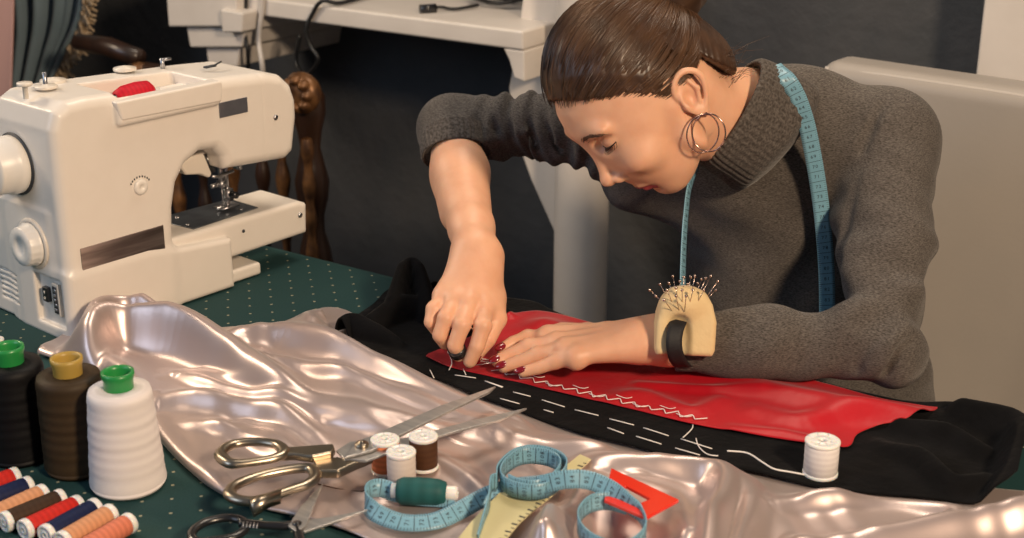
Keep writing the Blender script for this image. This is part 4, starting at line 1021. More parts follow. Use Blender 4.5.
def head_mesh():
    F = Field((-.19, -.085, -.105), (.128, .085, .130), .0016)
    F.ell(c_(1.3, 0, 4.2), c_(9.3, 7.2, 7.9))
    F.ell(c_(5.3, 0, 0.2), c_(5.0, 5.6, 6.4), .02)
    F.ell(c_(6.0, 0, -3.6), c_(3.6, 3.9, 3.6), .016)
    for s in (-1, 1):
        F.cone(c_(2.0, s*5.0, -3.2), c_(7.2, s*1.7, -6.4), .014, .012, .018)
        F.cone(c_(2.0, s*5.3, -3.2), c_(1.2, s*5.6, 1.0), .013, .012, .014)
        F.ell(c_(7.2, s*4.0, -.6), c_(2.4, 1.9, 1.9), .014)
        F.ell(c_(9.05, s*2.8, 4.4), c_(1.25, 2.5, .95), .012)                     # brow
        F.ell(c_(9.9, s*3.2, 2.75), c_(1.2, 1.7, .95), .010, 's')               # socket
    F.ell(c_(9.25, 0, 4.2), c_(1.1, 2.0, 1.6), .012)
    F.ell(c_(8.0, 0, -6.7), c_(1.25, 1.7, 1.25), .012)                         # chin
    # nose
    F.cone(c_(9.35, 0, 3.2), c_(11.1, 0, -.9), .0058, .0070, .007)
    F.ell(c_(11.25, 0, -1.35), c_(.85, .85, .80), .006)
    for s in (-1, 1):
        F.ell(c_(10.2, s*1.05, -1.75), c_(.95, .62, .68), .005)
        F.ell(c_(10.6, s*.62, -2.35), c_(.5, .26, .34), .002, 's')
    F.cone(c_(9.4, 0, -2.6), c_(9.2, 0, -4.0), .006, .006, .010)
    # lips
    for s in (-1, 1):
        F.cone(c_(9.75, s*.35, -4.35), c_(8.65, s*2.1, -4.75), .0045, .002, .0035)
        F.cone(c_(9.40, s*.2, -5.35), c_(8.45, s*1.9, -4.95), .0050, .002, .0035)
        F.cone(c_(9.95, 0, -4.86), c_(9.1, s*2.2, -4.86), .0008, .0008, .002, 's')
    F.ell(c_(9.6, 0, -6.0), c_(.7, 1.5, .35), .006, 's')
    # eyelids lowered over the balls
    for s in (-1, 1):
        F.ell(c_(8.55, s*3.15, 2.75), c_(1.24, 1.45, 1.05), .004)
        F.cone(c_(9.75, s*2.3, 3.5), c_(9.0, s*4.5, 3.35), .0009, .0009, .003, 's')
    # ear
    for s in (-1, 1):
        tilt = math.radians(-16); ct, st = math.cos(tilt), math.sin(tilt)
        Bm = np.array([[ct, 0, -st], [0, 1, 0], [st, 0, ct]])@np.stack([np.array([.94, s*.34, 0]), np.array([-.34*s, .94, 0]), np.array([0, 0, 1.0])])
        F.ell(c_(-.8, s*6.95, 1.35), c_(1.75, .50, 2.55), .003, 'u', Bm)
        F.ell(c_(-.25, s*7.75, .95), c_(.80, .62, 1.10), .003, 's', Bm)
        F.ell(c_(-1.0, s*7.75, 2.3), c_(.95, .36, 1.0), .003, 's', Bm)
        pts = catmull([c_(.65, s*6.95, 1.1), c_(.75, s*7.2, 2.1), c_(.35, s*7.4, 3.1), c_(-.6, s*7.6, 3.65), c_(-1.6, s*7.75, 3.5), c_(-2.35, s*7.85, 2.7), c_(-2.45, s*7.8, 1.6), c_(-1.9, s*7.6, .3), c_(-1.1, s*7.35, -.7)], 3)
        F.chain(pts, np.interp(np.arange(len(pts)), [0, 6, 24], [.0022, .0032, .0028]), .003, 'u', .002)
        F.ell(c_(-.55, s*7.15, -.95), c_(.80, .42, .80), .004)
        F.ell(c_(.55, s*7.3, .45), c_(.36, .42, .50), .003)
        F.chain([c_(-1.25, s*7.5, 2.5), c_(-1.5, s*7.6, 1.3), c_(-.85, s*7.45, .05)], [.0024, .0026, .0024], .003, 'u', .002)
    # neck
    n0, n1, n2 = c_(-1.6, 0, -1.5), toH(at(748, 113, 1.600)), toH(at(800, 150, 1.67))
    F.cone(n0, n1, .050, .0485, .02); F.cone(n1, n2, .0485, .050, .01)
    F.cone(c_(-3.0, 4.2, 0), toH(at(752, 128, 1.58)), .012, .016, .02)
    F.cone(c_(2.5, 0, -4.5), n1, .016, .024, .03)
    v, f = F.mesh(); return frame_apply(warp(v), HO, HB), f

def arm_field(pts_lo, pts_hi, h=.0019):
    return Field(np.min(pts_lo, 0)-.05, np.max(pts_hi, 0)+.05, h)
def P3(l): return [at(a, b, d) for a, b, d in l]
RF = {   # right hand fingers: px, py, depth (MCP, PIP, DIP, tip)
    'pinky': (P3([(444, 296, 1.572), (434, 309, 1.553), (431, 322, 1.549), (436, 330, 1.560)]), [.0088, .0084, .0078, .0068]),
    'ring': (P3([(455, 299, 1.561), (446, 318, 1.536), (440, 335, 1.536), (445, 343, 1.550)]), [.0094, .0090, .0084, .0074]),
    'middle': (P3([(469, 303, 1.556), (462, 325, 1.529), (455, 345, 1.530), (459, 355, 1.542)]), [.0098, .0092, .0086, .0076]),
    'index': (P3([(484, 309, 1.560), (483, 326, 1.531), (477, 346, 1.529), (470, 361, 1.536)]), [.0100, .0093, .0086, .0076]),
    'thumb': (P3([(491, 298, 1.588), (496, 319, 1.567), (487, 339, 1.556), (475, 355, 1.552)]), [.0135, .0116, .0102, .0084])}
LF = {
    'index': (P3([(548, 338, 1.560), (528, 338, 1.568), (513, 343, 1.566), (502, 349, 1.560)]), [.0098, .0088, .0078, .0066]),
    'middle': (P3([(556, 344, 1.535), (528, 347, 1.545), (510, 355, 1.545), (497, 361, 1.542)]), [.0100, .0090, .0080, .0068]),
    'ring': (P3([(565, 350, 1.515), (538, 355, 1.527), (519, 362, 1.530), (504, 367, 1.530)]), [.0096, .0087, .0078, .0066]),
    'pinky': (P3([(576, 356, 1.500), (555, 362, 1.508), (538, 368, 1.510), (523, 372, 1.512)]), [.0088, .0078, .0070, .0060]),
    'thumb': (P3([(608, 337, 1.560), (588, 333, 1.590), (562, 331, 1.610), (545, 334, 1.615)]), [.0130, .0112, .0100, .0080])}
def fix_z(chain, lift=0):
    out = []
    for p, r in zip(*chain):
        q = p.copy(); q[2] = max(q[2], zr(q[0], q[1])+r*.96+.0005+lift); out.append(q)
    return (out, chain[1])
for k in LF: LF[k] = fix_z(LF[k])
for k in RF: RF[k] = fix_z(RF[k])
def right_arm():
    allp = [p for c in RF.values() for p in c[0]]+[Rw, Re]; F = arm_field(allp, allp)
    mid = Re*.62+Rw*.38
    F.cone(Re, mid, .030, .0335, .0); F.cone(mid, Rw*.82+Re*.18, .0335, .0255, .012); F.cone(Rw*.82+Re*.18, Rw, .0255, .0245, .01)
    F.cone(at(458, 175, 1.745), at(461, 215, 1.68), .028, .022, .02)
    K = {k: RF[k][0][0] for k in RF}
    wl, wr_ = at(467, 256, 1.600), at(487, 257, 1.600)
    F.cone(Rw, at(473, 272, 1.588), .0240, .0225, .012)
    for k, w0 in (('pinky', wl), ('ring', wl*.7+wr_*.3), ('middle', wl*.35+wr_*.65), ('index', wr_)):
        F.cone(w0, K[k], .0155, .0112, .013)
    F.cone(at(484, 262, 1.600), K['thumb'], .0175, .0155, .014); F.cone(K['thumb'], K['index']+np.array([0, .012, -.004]), .012, .011, .012)
    F.cone((K['ring']+K['pinky'])/2+FW*.014, K['index']+FW*.014, .014, .014, .014)
    for k in ('pinky', 'ring', 'middle', 'index'): F.ell(K[k]-FW*.003, (.0118, .0118, .0112), .006)
    for k, (p, r) in RF.items():
        F.chain(p, r, .004 if k != 'thumb' else .008, 'u', .0006)
        F.ell(p[1], [r[1]*1.04]*3, .003)
    # tendons on the back of the hand
    for k, w0 in (('middle', wl*.4+wr_*.6), ('ring', wl*.65+wr_*.35), ('index', wr_)): F.cone(w0*.75+K[k]*.25-FW*.010, K[k]-FW*.0095, .0022, .0028, .006)
    return F.mesh()
def left_arm():
    allp = [p for c in LF.values() for p in c[0]]+[Lw, Le]; F = arm_field(allp, allp)
    q = Lw*.5+Le*.5
    F.cone(Le, q, .028, .028); F.cone(q, Lw, .028, .0250, .01)
    K = {k: LF[k][0][0] for k in LF}; w1, w2 = at(655, 334, 1.530), at(655, 345, 1.506)
    a = {'index': w1, 'middle': w1*.7+w2*.3, 'ring': w1*.3+w2*.7, 'pinky': w2}
    F.cone(Lw, at(640, 342, 1.520), .0255, .0235, .012)
    for k in a: F.cone(a[k], K[k], .0160, .0106 if k != 'pinky' else .0088, .013)
    F.cone(w1, K['thumb'], .016, .0145, .014); F.cone(K['thumb'], K['index'], .011, .010, .014)
    F.cone(K['index']-UP*.008, K['pinky']-UP*.006, .010, .009, .012)
    for k in ('pinky', 'ring', 'middle', 'index'): F.ell(K[k]+UP*.001, [.0108 if k != 'pinky' else .0085]*3, .007)
    for k, (p, r) in LF.items():
        F.chain(p, r, .0035 if k != 'thumb' else .008, 'u', .0006)
        F.ell(p[1]+UP*.0005, [r[1]*1.05]*3, .003)
    for k in ('middle', 'ring', 'index'): F.cone(a[k]*.6+K[k]*.4+UP*.0105, K[k]+UP*.0088, .0018, .0026, .006)
    return F.mesh()
# body frame
TL = (Ls-Rs)/np.linalg.norm(Ls-Rs); TS = NB-HP; TS = TS-TL*np.dot(TS, TL); TS /= np.linalg.norm(TS); TN = np.cross(TL, TS)
if np.dot(TN, bk) < 0: TN = -TN
TB = np.stack([TL, TS, TN])
LEGS = {s: [HP+TL*s*.085+np.array([0, 0, -.02]), HP+TL*s*.10+np.array([-.02, -.42, -.07]), None] for s in (-1, 1)}
for s in LEGS:
    k = LEGS[s][1]; k[2] = .54; LEGS[s][2] = np.array([k[0]-.02, k[1]+.08, .09])
def under_body():
    pts = [HP, NB, Ls, Rs]+[p for l in LEGS.values() for p in l]
    F = Field(np.min(pts, 0)-.2, np.max(pts, 0)+.16, .008)
    F.ell(NB*.60+HP*.40+TN*-.01, (.125, .19, .085), 0, 'u', TB); F.cone(Ls, Rs, .028, .028, .04); F.cone(NB, HP, .05, .08, .05); F.ell(HP, (.15, .10, .11), .05, 'u', TB)
    for s in LEGS:
        a, b, c = LEGS[s]; F.cone(a, b, .075, .055, .04); F.cone(b, c, .054, .035, .01)
    F.cone(Ls, Le, .028, .026, .03); F.cone(Rs, Re, .026, .026, .03)
    return F.mesh()
body = pack('body', [head_mesh(), right_arm(), left_arm(), under_body()], M['skin'], wom)

def sweater():
    pts = [HP, NB, Ls, Rs, Le, Lw, Re]; F = Field(np.min(pts, 0)-.14, np.max(pts, 0)+.12, .0031)
    c = NB*.64+HP*.36
    F.ell(c-TN*.012, (.142, .235, .105), 0, 'u', TB)
    F.cone(Ls+TL*-.005, NB+TS*.0, .047, .058, .03); F.cone(Rs, NB, .046, .058, .03)
    F.ell(Ls+TL*.004, (.052, .055, .052), .02, 'u', TB); 
    F.cone(Ls-TS*.05-TL*.03, Rs-TS*.05+TL*.03, .065, .065, .06)
    F.ell(HP+TS*.06, (.136, .15, .105), .06, 'u', TB)
    F.ell(NB*.52+HP*.48-TL*.055+TN*.065, (.055, .06, .045), .05, 'u', TB); F.ell(NB*.52+HP*.48+TL*.06+TN*.065, (.055, .06, .045), .05, 'u', TB)
    # sleeves
    m1 = Ls*.55+Le*.45
    F.cone(Ls, m1, .052, .0505, .03); F.cone(m1, Le, .0505, .043, .01); 
    m2 = Le*.5+Lw*.5; F.cone(Le, m2, .043, .037, .012); F.cone(m2, Lw*.97+Le*.03+np.array([0, 0, 0]), .037, .0295, .012)
    m3 = Rs*.5+Re*.5; F.cone(Rs, m3, .050, .0415, .03); F.cone(m3, Re, .0415, .0425, .012)
    cf = Re*.82+Rw*.18; F.cone(Re, cf, .0425, .0425, .012)
    # cut open ends
    ax = (Rw-Re)/np.linalg.norm(Rw-Re)
    axc = ax*.5-UP*.5; axc /= np.linalg.norm(axc); F.op(lambda x, y, z: -((x-cf[0])*axc[0]+(y-cf[1])*axc[1]+(z-cf[2])*axc[2])+.006, cf-.07, cf+.07, .004, 's')
    lx = (Lw-Le)/np.linalg.norm(Lw-Le); le = Lw-lx*.012
    F.op(lambda x, y, z: -((x-le[0])*lx[0]+(y-le[1])*lx[1]+(z-le[2])*lx[2])+.0, le-.05, le+.06, .002, 's')
    # wrinkles
    def seg(x, y, z, a, b):
        ab = b-a; t = ((x-a[0])*ab[0]+(y-a[1])*ab[1]+(z-a[2])*ab[2])/(ab@ab); px_ = [x-a[0]-t*ab[0], y-a[1]-t*ab[1], z-a[2]-t*ab[2]]
        return t, np.sqrt(sum(q*q for q in px_)), px_
    up_ = RT
    def wr(x, y, z):
        d = np.zeros(x.shape)
        t, r, p = seg(x, y, z, Rs, Re); ang = p[2]*18; m = (np.clip((t-.10)/.1, 0, 1)*np.clip((1.0-t)/.35, 0, 1)*np.clip((.075-r)/.02, 0, 1))
        L_ = np.linalg.norm(Re-Rs); s = t*L_
        d -= .0029*m*(np.sin(s*200+ang*2.2+2.2*np.sin(ang*1.3+s*24)+1)*(1+.5*np.sin(s*45+ang))+.5*np.sin(s*330-ang*3+2*np.sin(s*50)))
        t, r, p = seg(x, y, z, Ls, Le); L_ = np.linalg.norm(Le-Ls); s = t*L_; q = p[0]*20
        m = np.clip((t+.05)/.15, 0, 1)*np.clip((1.15-t)/.2, 0, 1)*np.clip((.08-r)/.02, 0, 1)
        d -= .0028*m*(np.sin(s*85+q*2.2+1.1*np.sin(q*1.5+s*22))+.4*np.sin(s*150-q*2))*(.35+np.clip(t, 0, 1))
        t, r, p = seg(x, y, z, Le, Lw); L_ = np.linalg.norm(Lw-Le); s = t*L_; q = p[2]*22
        m = np.clip((t+.15)/.15, 0, 1)*np.clip((1.0-t)/.25, 0, 1)*np.clip((.07-r)/.02, 0, 1)
        d -= .0019*m*(np.sin(s*95+q*2.6+1.6*np.sin(q*1.2+s*22)))*(1.25-np.clip(t, 0, 1))
        # torso: long soft diagonal folds
        X, Y, Z = x-NB[0], y-NB[1], z-NB[2]; l = X*TL[0]+Y*TL[1]+Z*TL[2]; s = X*TS[0]+Y*TS[1]+Z*TS[2]
        m = np.clip((-s-.02)/.06, 0, 1)
        d -= .0046*m*np.sin(l*44+s*30+1.9*np.sin(s*19+l*9))+.0024*m*np.sin(l*22-s*70+1.8*np.sin(l*30+s*10))
        # armpit crease fan at her left shoulder
        return d
    F.displace(wr)
    for (a, b, w) in [((868, 128, 1.60), (846, 190, 1.575), .004), ((846, 190, 1.575), (836, 262, 1.56), .006), ((882, 104, 1.61), (862, 150, 1.60), .0025), ((855, 165, 1.585), (842, 235, 1.57), .0035), ((836, 262, 1.56), (832, 322, 1.55), .008)]:
        A, B = at(*a), at(*b); F.cone(A-FW*.0, B, w, w, .010, 's')
    for pl, w in [([(500, 92, 1.748), (492, 110, 1.738), (497, 132, 1.745)], .0022), ([(512, 90, 1.742), (507, 112, 1.734), (514, 140, 1.745)], .0022), ([(532, 90, 1.735), (527, 115, 1.728), (538, 148, 1.742)], .0024), ([(548, 92, 1.73), (545, 120, 1.722), (560, 150, 1.735)], .0022),
                  ([(872, 318, 1.470), (852, 332, 1.468), (842, 352, 1.474)], .0024), ([(905, 318, 1.472), (884, 330, 1.466), (864, 352, 1.470), (856, 372, 1.484)], .0026), ([(918, 336, 1.480), (900, 350, 1.470), (884, 372, 1.482)], .0020),
                  ([(822, 322, 1.478), (812, 345, 1.473), (806, 366, 1.484)], .0018), ([(915, 130, 1.610), (895, 165, 1.590), (880, 215, 1.572)], .0022)]:
        Q = catmull([at(*q) for q in pl], 4)
        for i in range(len(Q)-1): F.cone(Q[i], Q[i+1], w, w, .008, 's')
    # body opening for the collar is filled by the collar piece
    v, f = F.mesh(); return v, f
sw_v, sw_f = sweater()
swo = pack('sweater', [(sw_v, sw_f)], M['sweater'], wom)
# turtleneck collar: ribbed folded tube
M['rib'] = mat('charcoal_rib_knit', (.050, .043, .038), .92, noise=(330, (.140, .122, .110), .9), sheen=.15, spec=.2)
def collar():
    rc, nrm = at(728, 110, 1.572), (-.86*RT+.47*UP+.19*bk); nrm = nrm/np.linalg.norm(nrm)
    bc = at(781, 142, 1.645); n2 = (-.80*RT+.62*UP+.05*bk); n2 /= np.linalg.norm(n2)
    n, mS = 220, 40; V_ = []
    # profile: (along, radius): inner up, rolled over, outer down then flare
    prof = [(.35, .0515), (.6, .0525), (.85, .0535), (.95, .0550), (1.0, .0575), (.985, .0610), (.93, .0635), (.8, .0650), (.65, .0662), (.5, .0672), (.35, .0690), (.2, .0705), (.1, .0700), (.03, .066), (-.02, .060), (-.06, .054), (-.1, .045)]
    prof = catmull(prof, 3)
    for t, r_ in prof:
        tt = np.clip(t, -.3, 1); r_ = r_+.0040; c = bc*(1-tt)+rc*tt; nn = n2*(1-tt)+nrm*tt; nn /= np.linalg.norm(nn)
        u = np.cross(nn, bk); u /= np.linalg.norm(u); w = np.cross(nn, u)
        for k in range(n):
            a = 2*math.pi*k/n; rr_ = r_+.0009*math.cos(a*n/4)*(1 if r_ > .056 else 0)+.0012*math.sin(a*3+t*4)*(r_ > .06)
            V_.append(c+rr_*(math.cos(a)*u*1.0+math.sin(a)*w*.97))
    m = len(prof); F_ = [(i*n+k, (i+1)*n+k, (i+1)*n+(k+1) % n, i*n+(k+1) % n) for i in range(m-1) for k in range(n)]
    return link('collar', V_, F_, M['rib'], swo)
collar()
def cuff(c, ax, r, L_, rise, name='cuff'):
    n = 150; ax = ax/np.linalg.norm(ax); u = np.cross(ax, [0.1, .2, .97]); u /= np.linalg.norm(u); w = np.cross(ax, u); V_ = []
    prof = catmull([(-L_, r+.0005), (-L_*.5, r+.0015), (-.004, r+.0014), (0, r), (-.003, r-.0022), (-L_*.6, r-.0026)], 4)
    for h, rr_ in prof:
        for k in range(n): a = 2*math.pi*k/n; q = rr_+.0006*math.cos(a*n/4); V_.append(c+ax*h+q*(math.cos(a)*u+math.sin(a)*w))
    m = len(prof); return link(name, V_, [(i*n+k, (i+1)*n+k, (i+1)*n+(k+1) % n, i*n+(k+1) % n) for i in range(m-1) for k in range(n)], M['rib'], swo)
cfa = (Rw-Re)/np.linalg.norm(Rw-Re); cfa = cfa*.5-UP*.5; cfa /= np.linalg.norm(cfa); cuff(Re*.82+Rw*.18+cfa*.010, cfa, .0425, .030, 0)
lfa = (Lw-Le)/np.linalg.norm(Lw-Le); cuff(Lw+lfa*-.008, lfa, .0305, .05, 0)
# jeans and shoes
def jeans():
    pts = [HP]+[p for l in LEGS.values() for p in l]; F = Field(np.min(pts, 0)-.2, np.max(pts, 0)+.2, .006)
    F.ell(HP-TS*.02, (.158, .13, .122), 0, 'u', TB)
    for s in LEGS:
        a, b, c = LEGS[s]; F.cone(a, b, .084, .064, .04); F.cone(b, c, .063, .05, .01)
    F.displace(lambda x, y, z: -.003*np.sin(y*60+3*np.sin(x*30)+z*40)); v, f = F.mesh(); return v, f
jn = pack('jeans', [jeans()], M['jeans'], wom)
for s in LEGS:
    a = LEGS[s][2]; F = Field((a[0]-.08, a[1]-.24, -.005), (a[0]+.08, a[1]+.10, .15), .005)
    F.cone((a[0], a[1], .05), (a[0]-.01, a[1]-.15, .035), .042, .034, .02); F.cone((a[0], a[1], .1), (a[0], a[1], .05), .04, .042, .02)
    F.op(lambda x, y, z: z-.004+0*x+0*y, (a[0]-.1, a[1]-.3, -.1), (a[0]+.1, a[1]+.2, .004), .002, 's'); pack('shoe', [F.mesh()], M['shoe'], wom)

# face details
bvb = BVHTree.FromPolygons([tuple(v.co+wom.location) for v in body.data.vertices], [tuple(p.vertices) for p in body.data.polygons])
def surf(p, dirn, off=.0005, bv=None):
    d = Vector([float(q) for q in dirn]).normalized(); o = V(p)-d*.05
    hit = (bv or bvb).ray_cast(o, d, .12)
    if hit[0] is None: return np.array(p)
    return np.array(hit[0]-d*off)
for s in (1, -1):
    ebl = frame_apply(warp(c_(8.2, s*3.12, 2.65))[None], HO, HB)[0]
    F = Field(toH(ebl)-.014, toH(ebl)+.014, .0012); F.ell(toH(ebl), (.0095,)*3); v, f = F.mesh(); e = pack('eye', [(frame_apply(v, HO, HB), f)], M['eyewhite'], wom)
    # lash line + lashes
    inw = -hL*s*.35-hF
    L = []
    for i in range(13):
        t = i/12; p = H2(11, s*(1.9+2.7*t), 2.35-.22*math.sin(math.pi*t)+.1*t); q = surf(p, -hF, .0005); L.append(q)
    mb = MB(); mb.tube(catmull(L, 3), [.0006+.0009*math.sin(math.pi*min(1, i/36*1.1)) for i in range(37)], 6)
    for i in range(2, 13): mb.tube([L[i], L[i]+hF*.003-hU*.0035+hL*s*.001*i*.2, L[i]+hF*.006-hU*.0045+hL*s*.0035*(i/12)], [.00035, .0003, .0001], 4)
    mb.build('eyelash', M['lash'], wom)
    mb = MB()
    for i in range(130):
        t = rng.rand(); p = H2(11, s*(1.2+3.9*t), 4.0+.60*math.sin(math.pi*t*.75)+rng.normal()*.15*(1-.6*t)-.2*t*t); q = surf(p, -hF, .0003)
        d = hL*s*.8+hU*(.45-.9*t)-hF*.25*t; mb.tube([q, q+d*.0035, q+d*.007-hF*.0010*t], [.00035, .0003, .00015], 4)
    mb.build('eyebrow', M['brow'], wom)
# lips as thin skin-following patches
def patch(name, rows, m_, par, n2=6, off=.0006):
    V_ = []; 
    for (lrow) in rows:
        for p in lrow: V_.append(surf(p, -hF, off))
    a, b = len(rows), len(rows[0]); return link(name, V_, [(i*b+j, i*b+j+1, (i+1)*b+j+1, (i+1)*b+j) for i in range(a-1) for j in range(b-1)], m_, par)
ls = np.linspace(-2.05, 2.05, 33)
up_rows = [[H2(10.6, l, (-4.86)+(tt)*(.78*(1-abs(l/2.05)**2.2)+.10*math.exp(-((abs(l)-.45)/.35)**2)-.05)) for l in ls] for tt in np.linspace(0, 1, 8)]
lo_rows = [[H2(10.6, l, (-4.88)-tt*.85*(1-abs(l/2.05)**2.4)) for l in ls] for tt in np.linspace(0, 1, 8)]
patch('upper_lip', up_rows, M['lip'], wom); patch('lower_lip', lo_rows, M['lip'], wom)
# nails on the flat left hand
def nail(chain, r, up):
    p = chain[-1]; d = p-chain[-2]; d /= np.linalg.norm(d); n = up-d*np.dot(up, d); n /= np.linalg.norm(n); w = np.cross(d, n)
    F = Field((-.009,)*3, (.014, .009, .009), .0009); F.ell((.0015, 0, r*.72), (.0078, r*.72, .0028)); v, f = F.mesh()
    pack('fingernail', [(frame_apply(v, p, np.stack([d, w, n])), f)], M['nail'], wom)
for k in LF:
    if k != 'thumb': nail(LF[k][0], LF[k][1][-1], np.array([0, 0, 1.0])+.45*(-FH))
for k in ('thumb',): nail(RF[k][0], RF[k][1][-1], RT*.9-FH*.2)

# hair
CC, CR = c_(1.1, 0, 4.4), c_(10.0, 7.8, 10.5)
hl = [(-12, -3.5), (-7.6, -2.2), (-6.6, -.8), (-5.3, 1.4), (-4.2, 3.7), (-2.6, 4.9), (-1.0, 4.7), (.6, 3.1), (2.0, 2.5), (3.4, 3.7), (5.2, 5.7), (7.6, 7.2), (10.2, 8.5), (12, 8.7)]
hlx, hly = np.array([a for a, b in hl])*.01, np.array([b for a, b in hl])*.01
def hair_cap():
    F = Field((-.115, -.09, -.06), (.125, .09, .142), .0017)
    F.ell(CC, CR)
    F.ell(c_(-4.5, 0, .8), c_(4.6, 5.6, 4.2), .03)
    F.op(lambda x, y, z: z-np.interp(x, hlx, hly)+.0015*np.sin(x*900+y*500)+.010*np.clip((np.abs(y)-.035)/.04, -.5, 1)*(x > .05), (-.2, -.2, -.2), (.2, .2, .2), .006, 's')
    BN = c_(-8.3, 0, 8.8)
    def grooves(x, y, z):
        # grooves converge on the bun
        X, Y, Z = x-BN[0], y, z-BN[2]; r = np.sqrt(X*X+Y*Y+Z*Z)+1e-6; a = np.arctan2(Y, Z*.6+X*.8+.02); b = X/r
        return -.0004*np.sin(a*52+6*b+2*np.sin(a*9))-.0003*np.sin(a*110+9*b)
    F.displace(grooves); F.displace(lambda x, y, z: .0085*np.clip(1-(z-np.interp(x, hlx, hly))/.036, 0, 1)**1.3*(x > -.02)); v, f = F.mesh(); return frame_apply(warp(v), HO, HB), f
hair = pack('hair', [hair_cap()], M['hair'], wom)
BNC = c_(-9.6, .6, 9.6)
def bun():
    F = Field(BNC-.05, BNC+.05, .0018); F.ell(BNC, (.034, .040, .036)); F.ell(BNC+c_(1.5, 0, -1.2), (.03, .032, .03), .015)
    def g(x, y, z):
        X, Y, Z = x-BNC[0], y-BNC[1], z-BNC[2]; a = np.arctan2(Z, Y); r = np.hypot(Y, Z); return -.0022*np.sin(a*2+r*260)-.0009*np.sin(a*5+r*700+X*200)
    F.displace(g); v, f = F.mesh(); return frame_apply(v, HO, HB), f
bn_ = pack('hair_bun', [bun()], M['hair'], wom)
def strands():
    mb = MB(); B0 = (BNC-CC)/CR; B0 = B0/np.linalg.norm(B0)
    for i in range(1500):
        if i < 620:
            f_ = rng.uniform(-.066, .104); u_ = np.interp(f_, hlx, hly)+rng.uniform(.0, .006); s = rng.choice([1, 1, 1, -1])
            q = 1-((f_-CC[0])/CR[0])**2-((u_-CC[2])/CR[2])**2
            if q < 0: continue
            d0 = np.array([(f_-CC[0])/CR[0], s*math.sqrt(q), (u_-CC[2])/CR[2]])
        elif i < 900:
            l_ = rng.uniform(-.055, .06); f_ = .098-abs(l_)*.35; d0 = np.array([(f_-CC[0])/CR[0], l_/CR[1], .48+rng.uniform(-.03, .1)]); d0 /= np.linalg.norm(d0)
        else:
            d0 = rng.normal(size=3); d0[1] = abs(d0[1])*rng.choice([1, 1, -1]); d0 /= np.linalg.norm(d0)
            p = CC+d0*CR
            if p[2] < np.interp(p[0], hlx, hly)+.006 or d0@B0 > .85: continue
        P = []; om = math.acos(np.clip(d0@B0, -1, 1)); n = 16; ph = rng.uniform(0, 6.28); tend = rng.uniform(.55, .93); lift = rng.uniform(-.0002, .0011)
        for k in range(n):
            t = k/(n-1)*tend; d = (math.sin((1-t)*om)*d0+math.sin(t*om)*B0)/(math.sin(om)+1e-6)
            d[2] -= .26*math.sin(math.pi*t)*(1 if d0[2] < .6 else .35)*(1 if d0[0] > -.2 else .2); d /= np.linalg.norm(d)
            P.append(CC+d*(CR+lift-.0070*max(0, 1-t*4)*(i < 900)+.0006*math.sin(ph+t*9)))
        mb.tube(frame_apply(warp(np.array(P)), HO, HB), [.0002]+[.00042]*(n-2)+[.0002], 3, cap=False)
    for i in range(46):   # fine loose hairs at nape and temple
        s = 1; a = H2(rng.uniform(-7.5, -5.0), s*rng.uniform(2, 5.5), rng.uniform(-2.5, 1.5)); L_ = rng.uniform(.01, .028); d = -hF*.8+RT*.5+rng.normal(size=3)*.35
        mb.tube([a, a+d*L_*.5+UP*.003, a+d*L_+UP*rng.uniform(-.004, .006)], [.0003, .0002, .0001], 3, cap=False)
    return mb.build('hair_strands', M['hair2'], hair)
strands()
mb = MB()
for i in range(90):
    a0_, r0 = rng.uniform(0, 6.28), rng.uniform(.006, .034); P = []
    for k in range(14):
        a = a0_+k*.16; r = r0+.0008*k; x_ = .0355*math.sqrt(max(0, 1-(min(r, .0385)/.039)**2)); P.append(BNC+np.array([x_+.0015 if rng.rand() > 2 else x_*.97+.002, r*math.cos(a), r*.92*math.sin(a)]))
    mb.tube(frame_apply(np.array(P)*1.0, HO, HB), .0004, 3, cap=False)
    Q = np.array(P); Q[:, 0] = 2*BNC[0]-Q[:, 0]; mb.tube(frame_apply(Q, HO, HB), .0004, 3, cap=False)
mb.build('hair_strands', M['hair2'], bn_)

# hoop earring: two thin rings hanging from the lobe
lob = surf(H2(-.45, 8.0, -1.35), -hL, .0)
ear = empty('hoop_earring', lob, 'thin double hoop earring in rose gold hanging from her left ear', 'earring')
for (dx, rr_, yaw_, dd) in ((-.0028, .0205, .25, .0), (.0030, .0200, -.30, .002)):
    c = lob+RT*dx+np.array([0, 0, -rr_-.001])+bk*(.006+dd); w1 = RT*math.cos(yaw_)+FH*math.sin(yaw_); w2 = np.array([0, 0, 1.0])
    P = [c+rr_*(math.sin(a)*w1*.86+math.cos(a)*w2) for a in np.linspace(0, 2*math.pi, 60)]
    MB().tube(P, .0008, 8, cap=False).build('hoop', M['gold_hoop'], ear)
MB().tube([lob+bk*.001, lob+bk*.007+np.array([0, 0, -.001])], .0016, 8).build('ear_clasp', M['gold_hoop'], ear)

# thimble ring on the right hand's middle finger, needle
mf = RF['middle'][0]; d = mf[3]-mf[2]; d /= np.linalg.norm(d)
tm_ = tag(MB().lathe([(.0098, -.005), (.0102, 0), (.0098, .005), (.0090, .005), (.0090, -.005)], mf[2]*.45+mf[3]*.55, d, n=28, closed=True).build('thimble_ring', M['black_plastic'], loc=mf[2]), 'dark open thimble worn on the middle finger of her sewing hand', 'thimble')
nt_ = RF['index'][0][3]
nd = tag(MB().tube([nt_+RT*-.004-UP*.006, nt_+RT*.028-UP*.001+bk*.004], [.0006, .0003], 8).build('needle', M['steel'], loc=nt_), 'steel sewing needle pinched in her right hand above the red satin', 'needle')

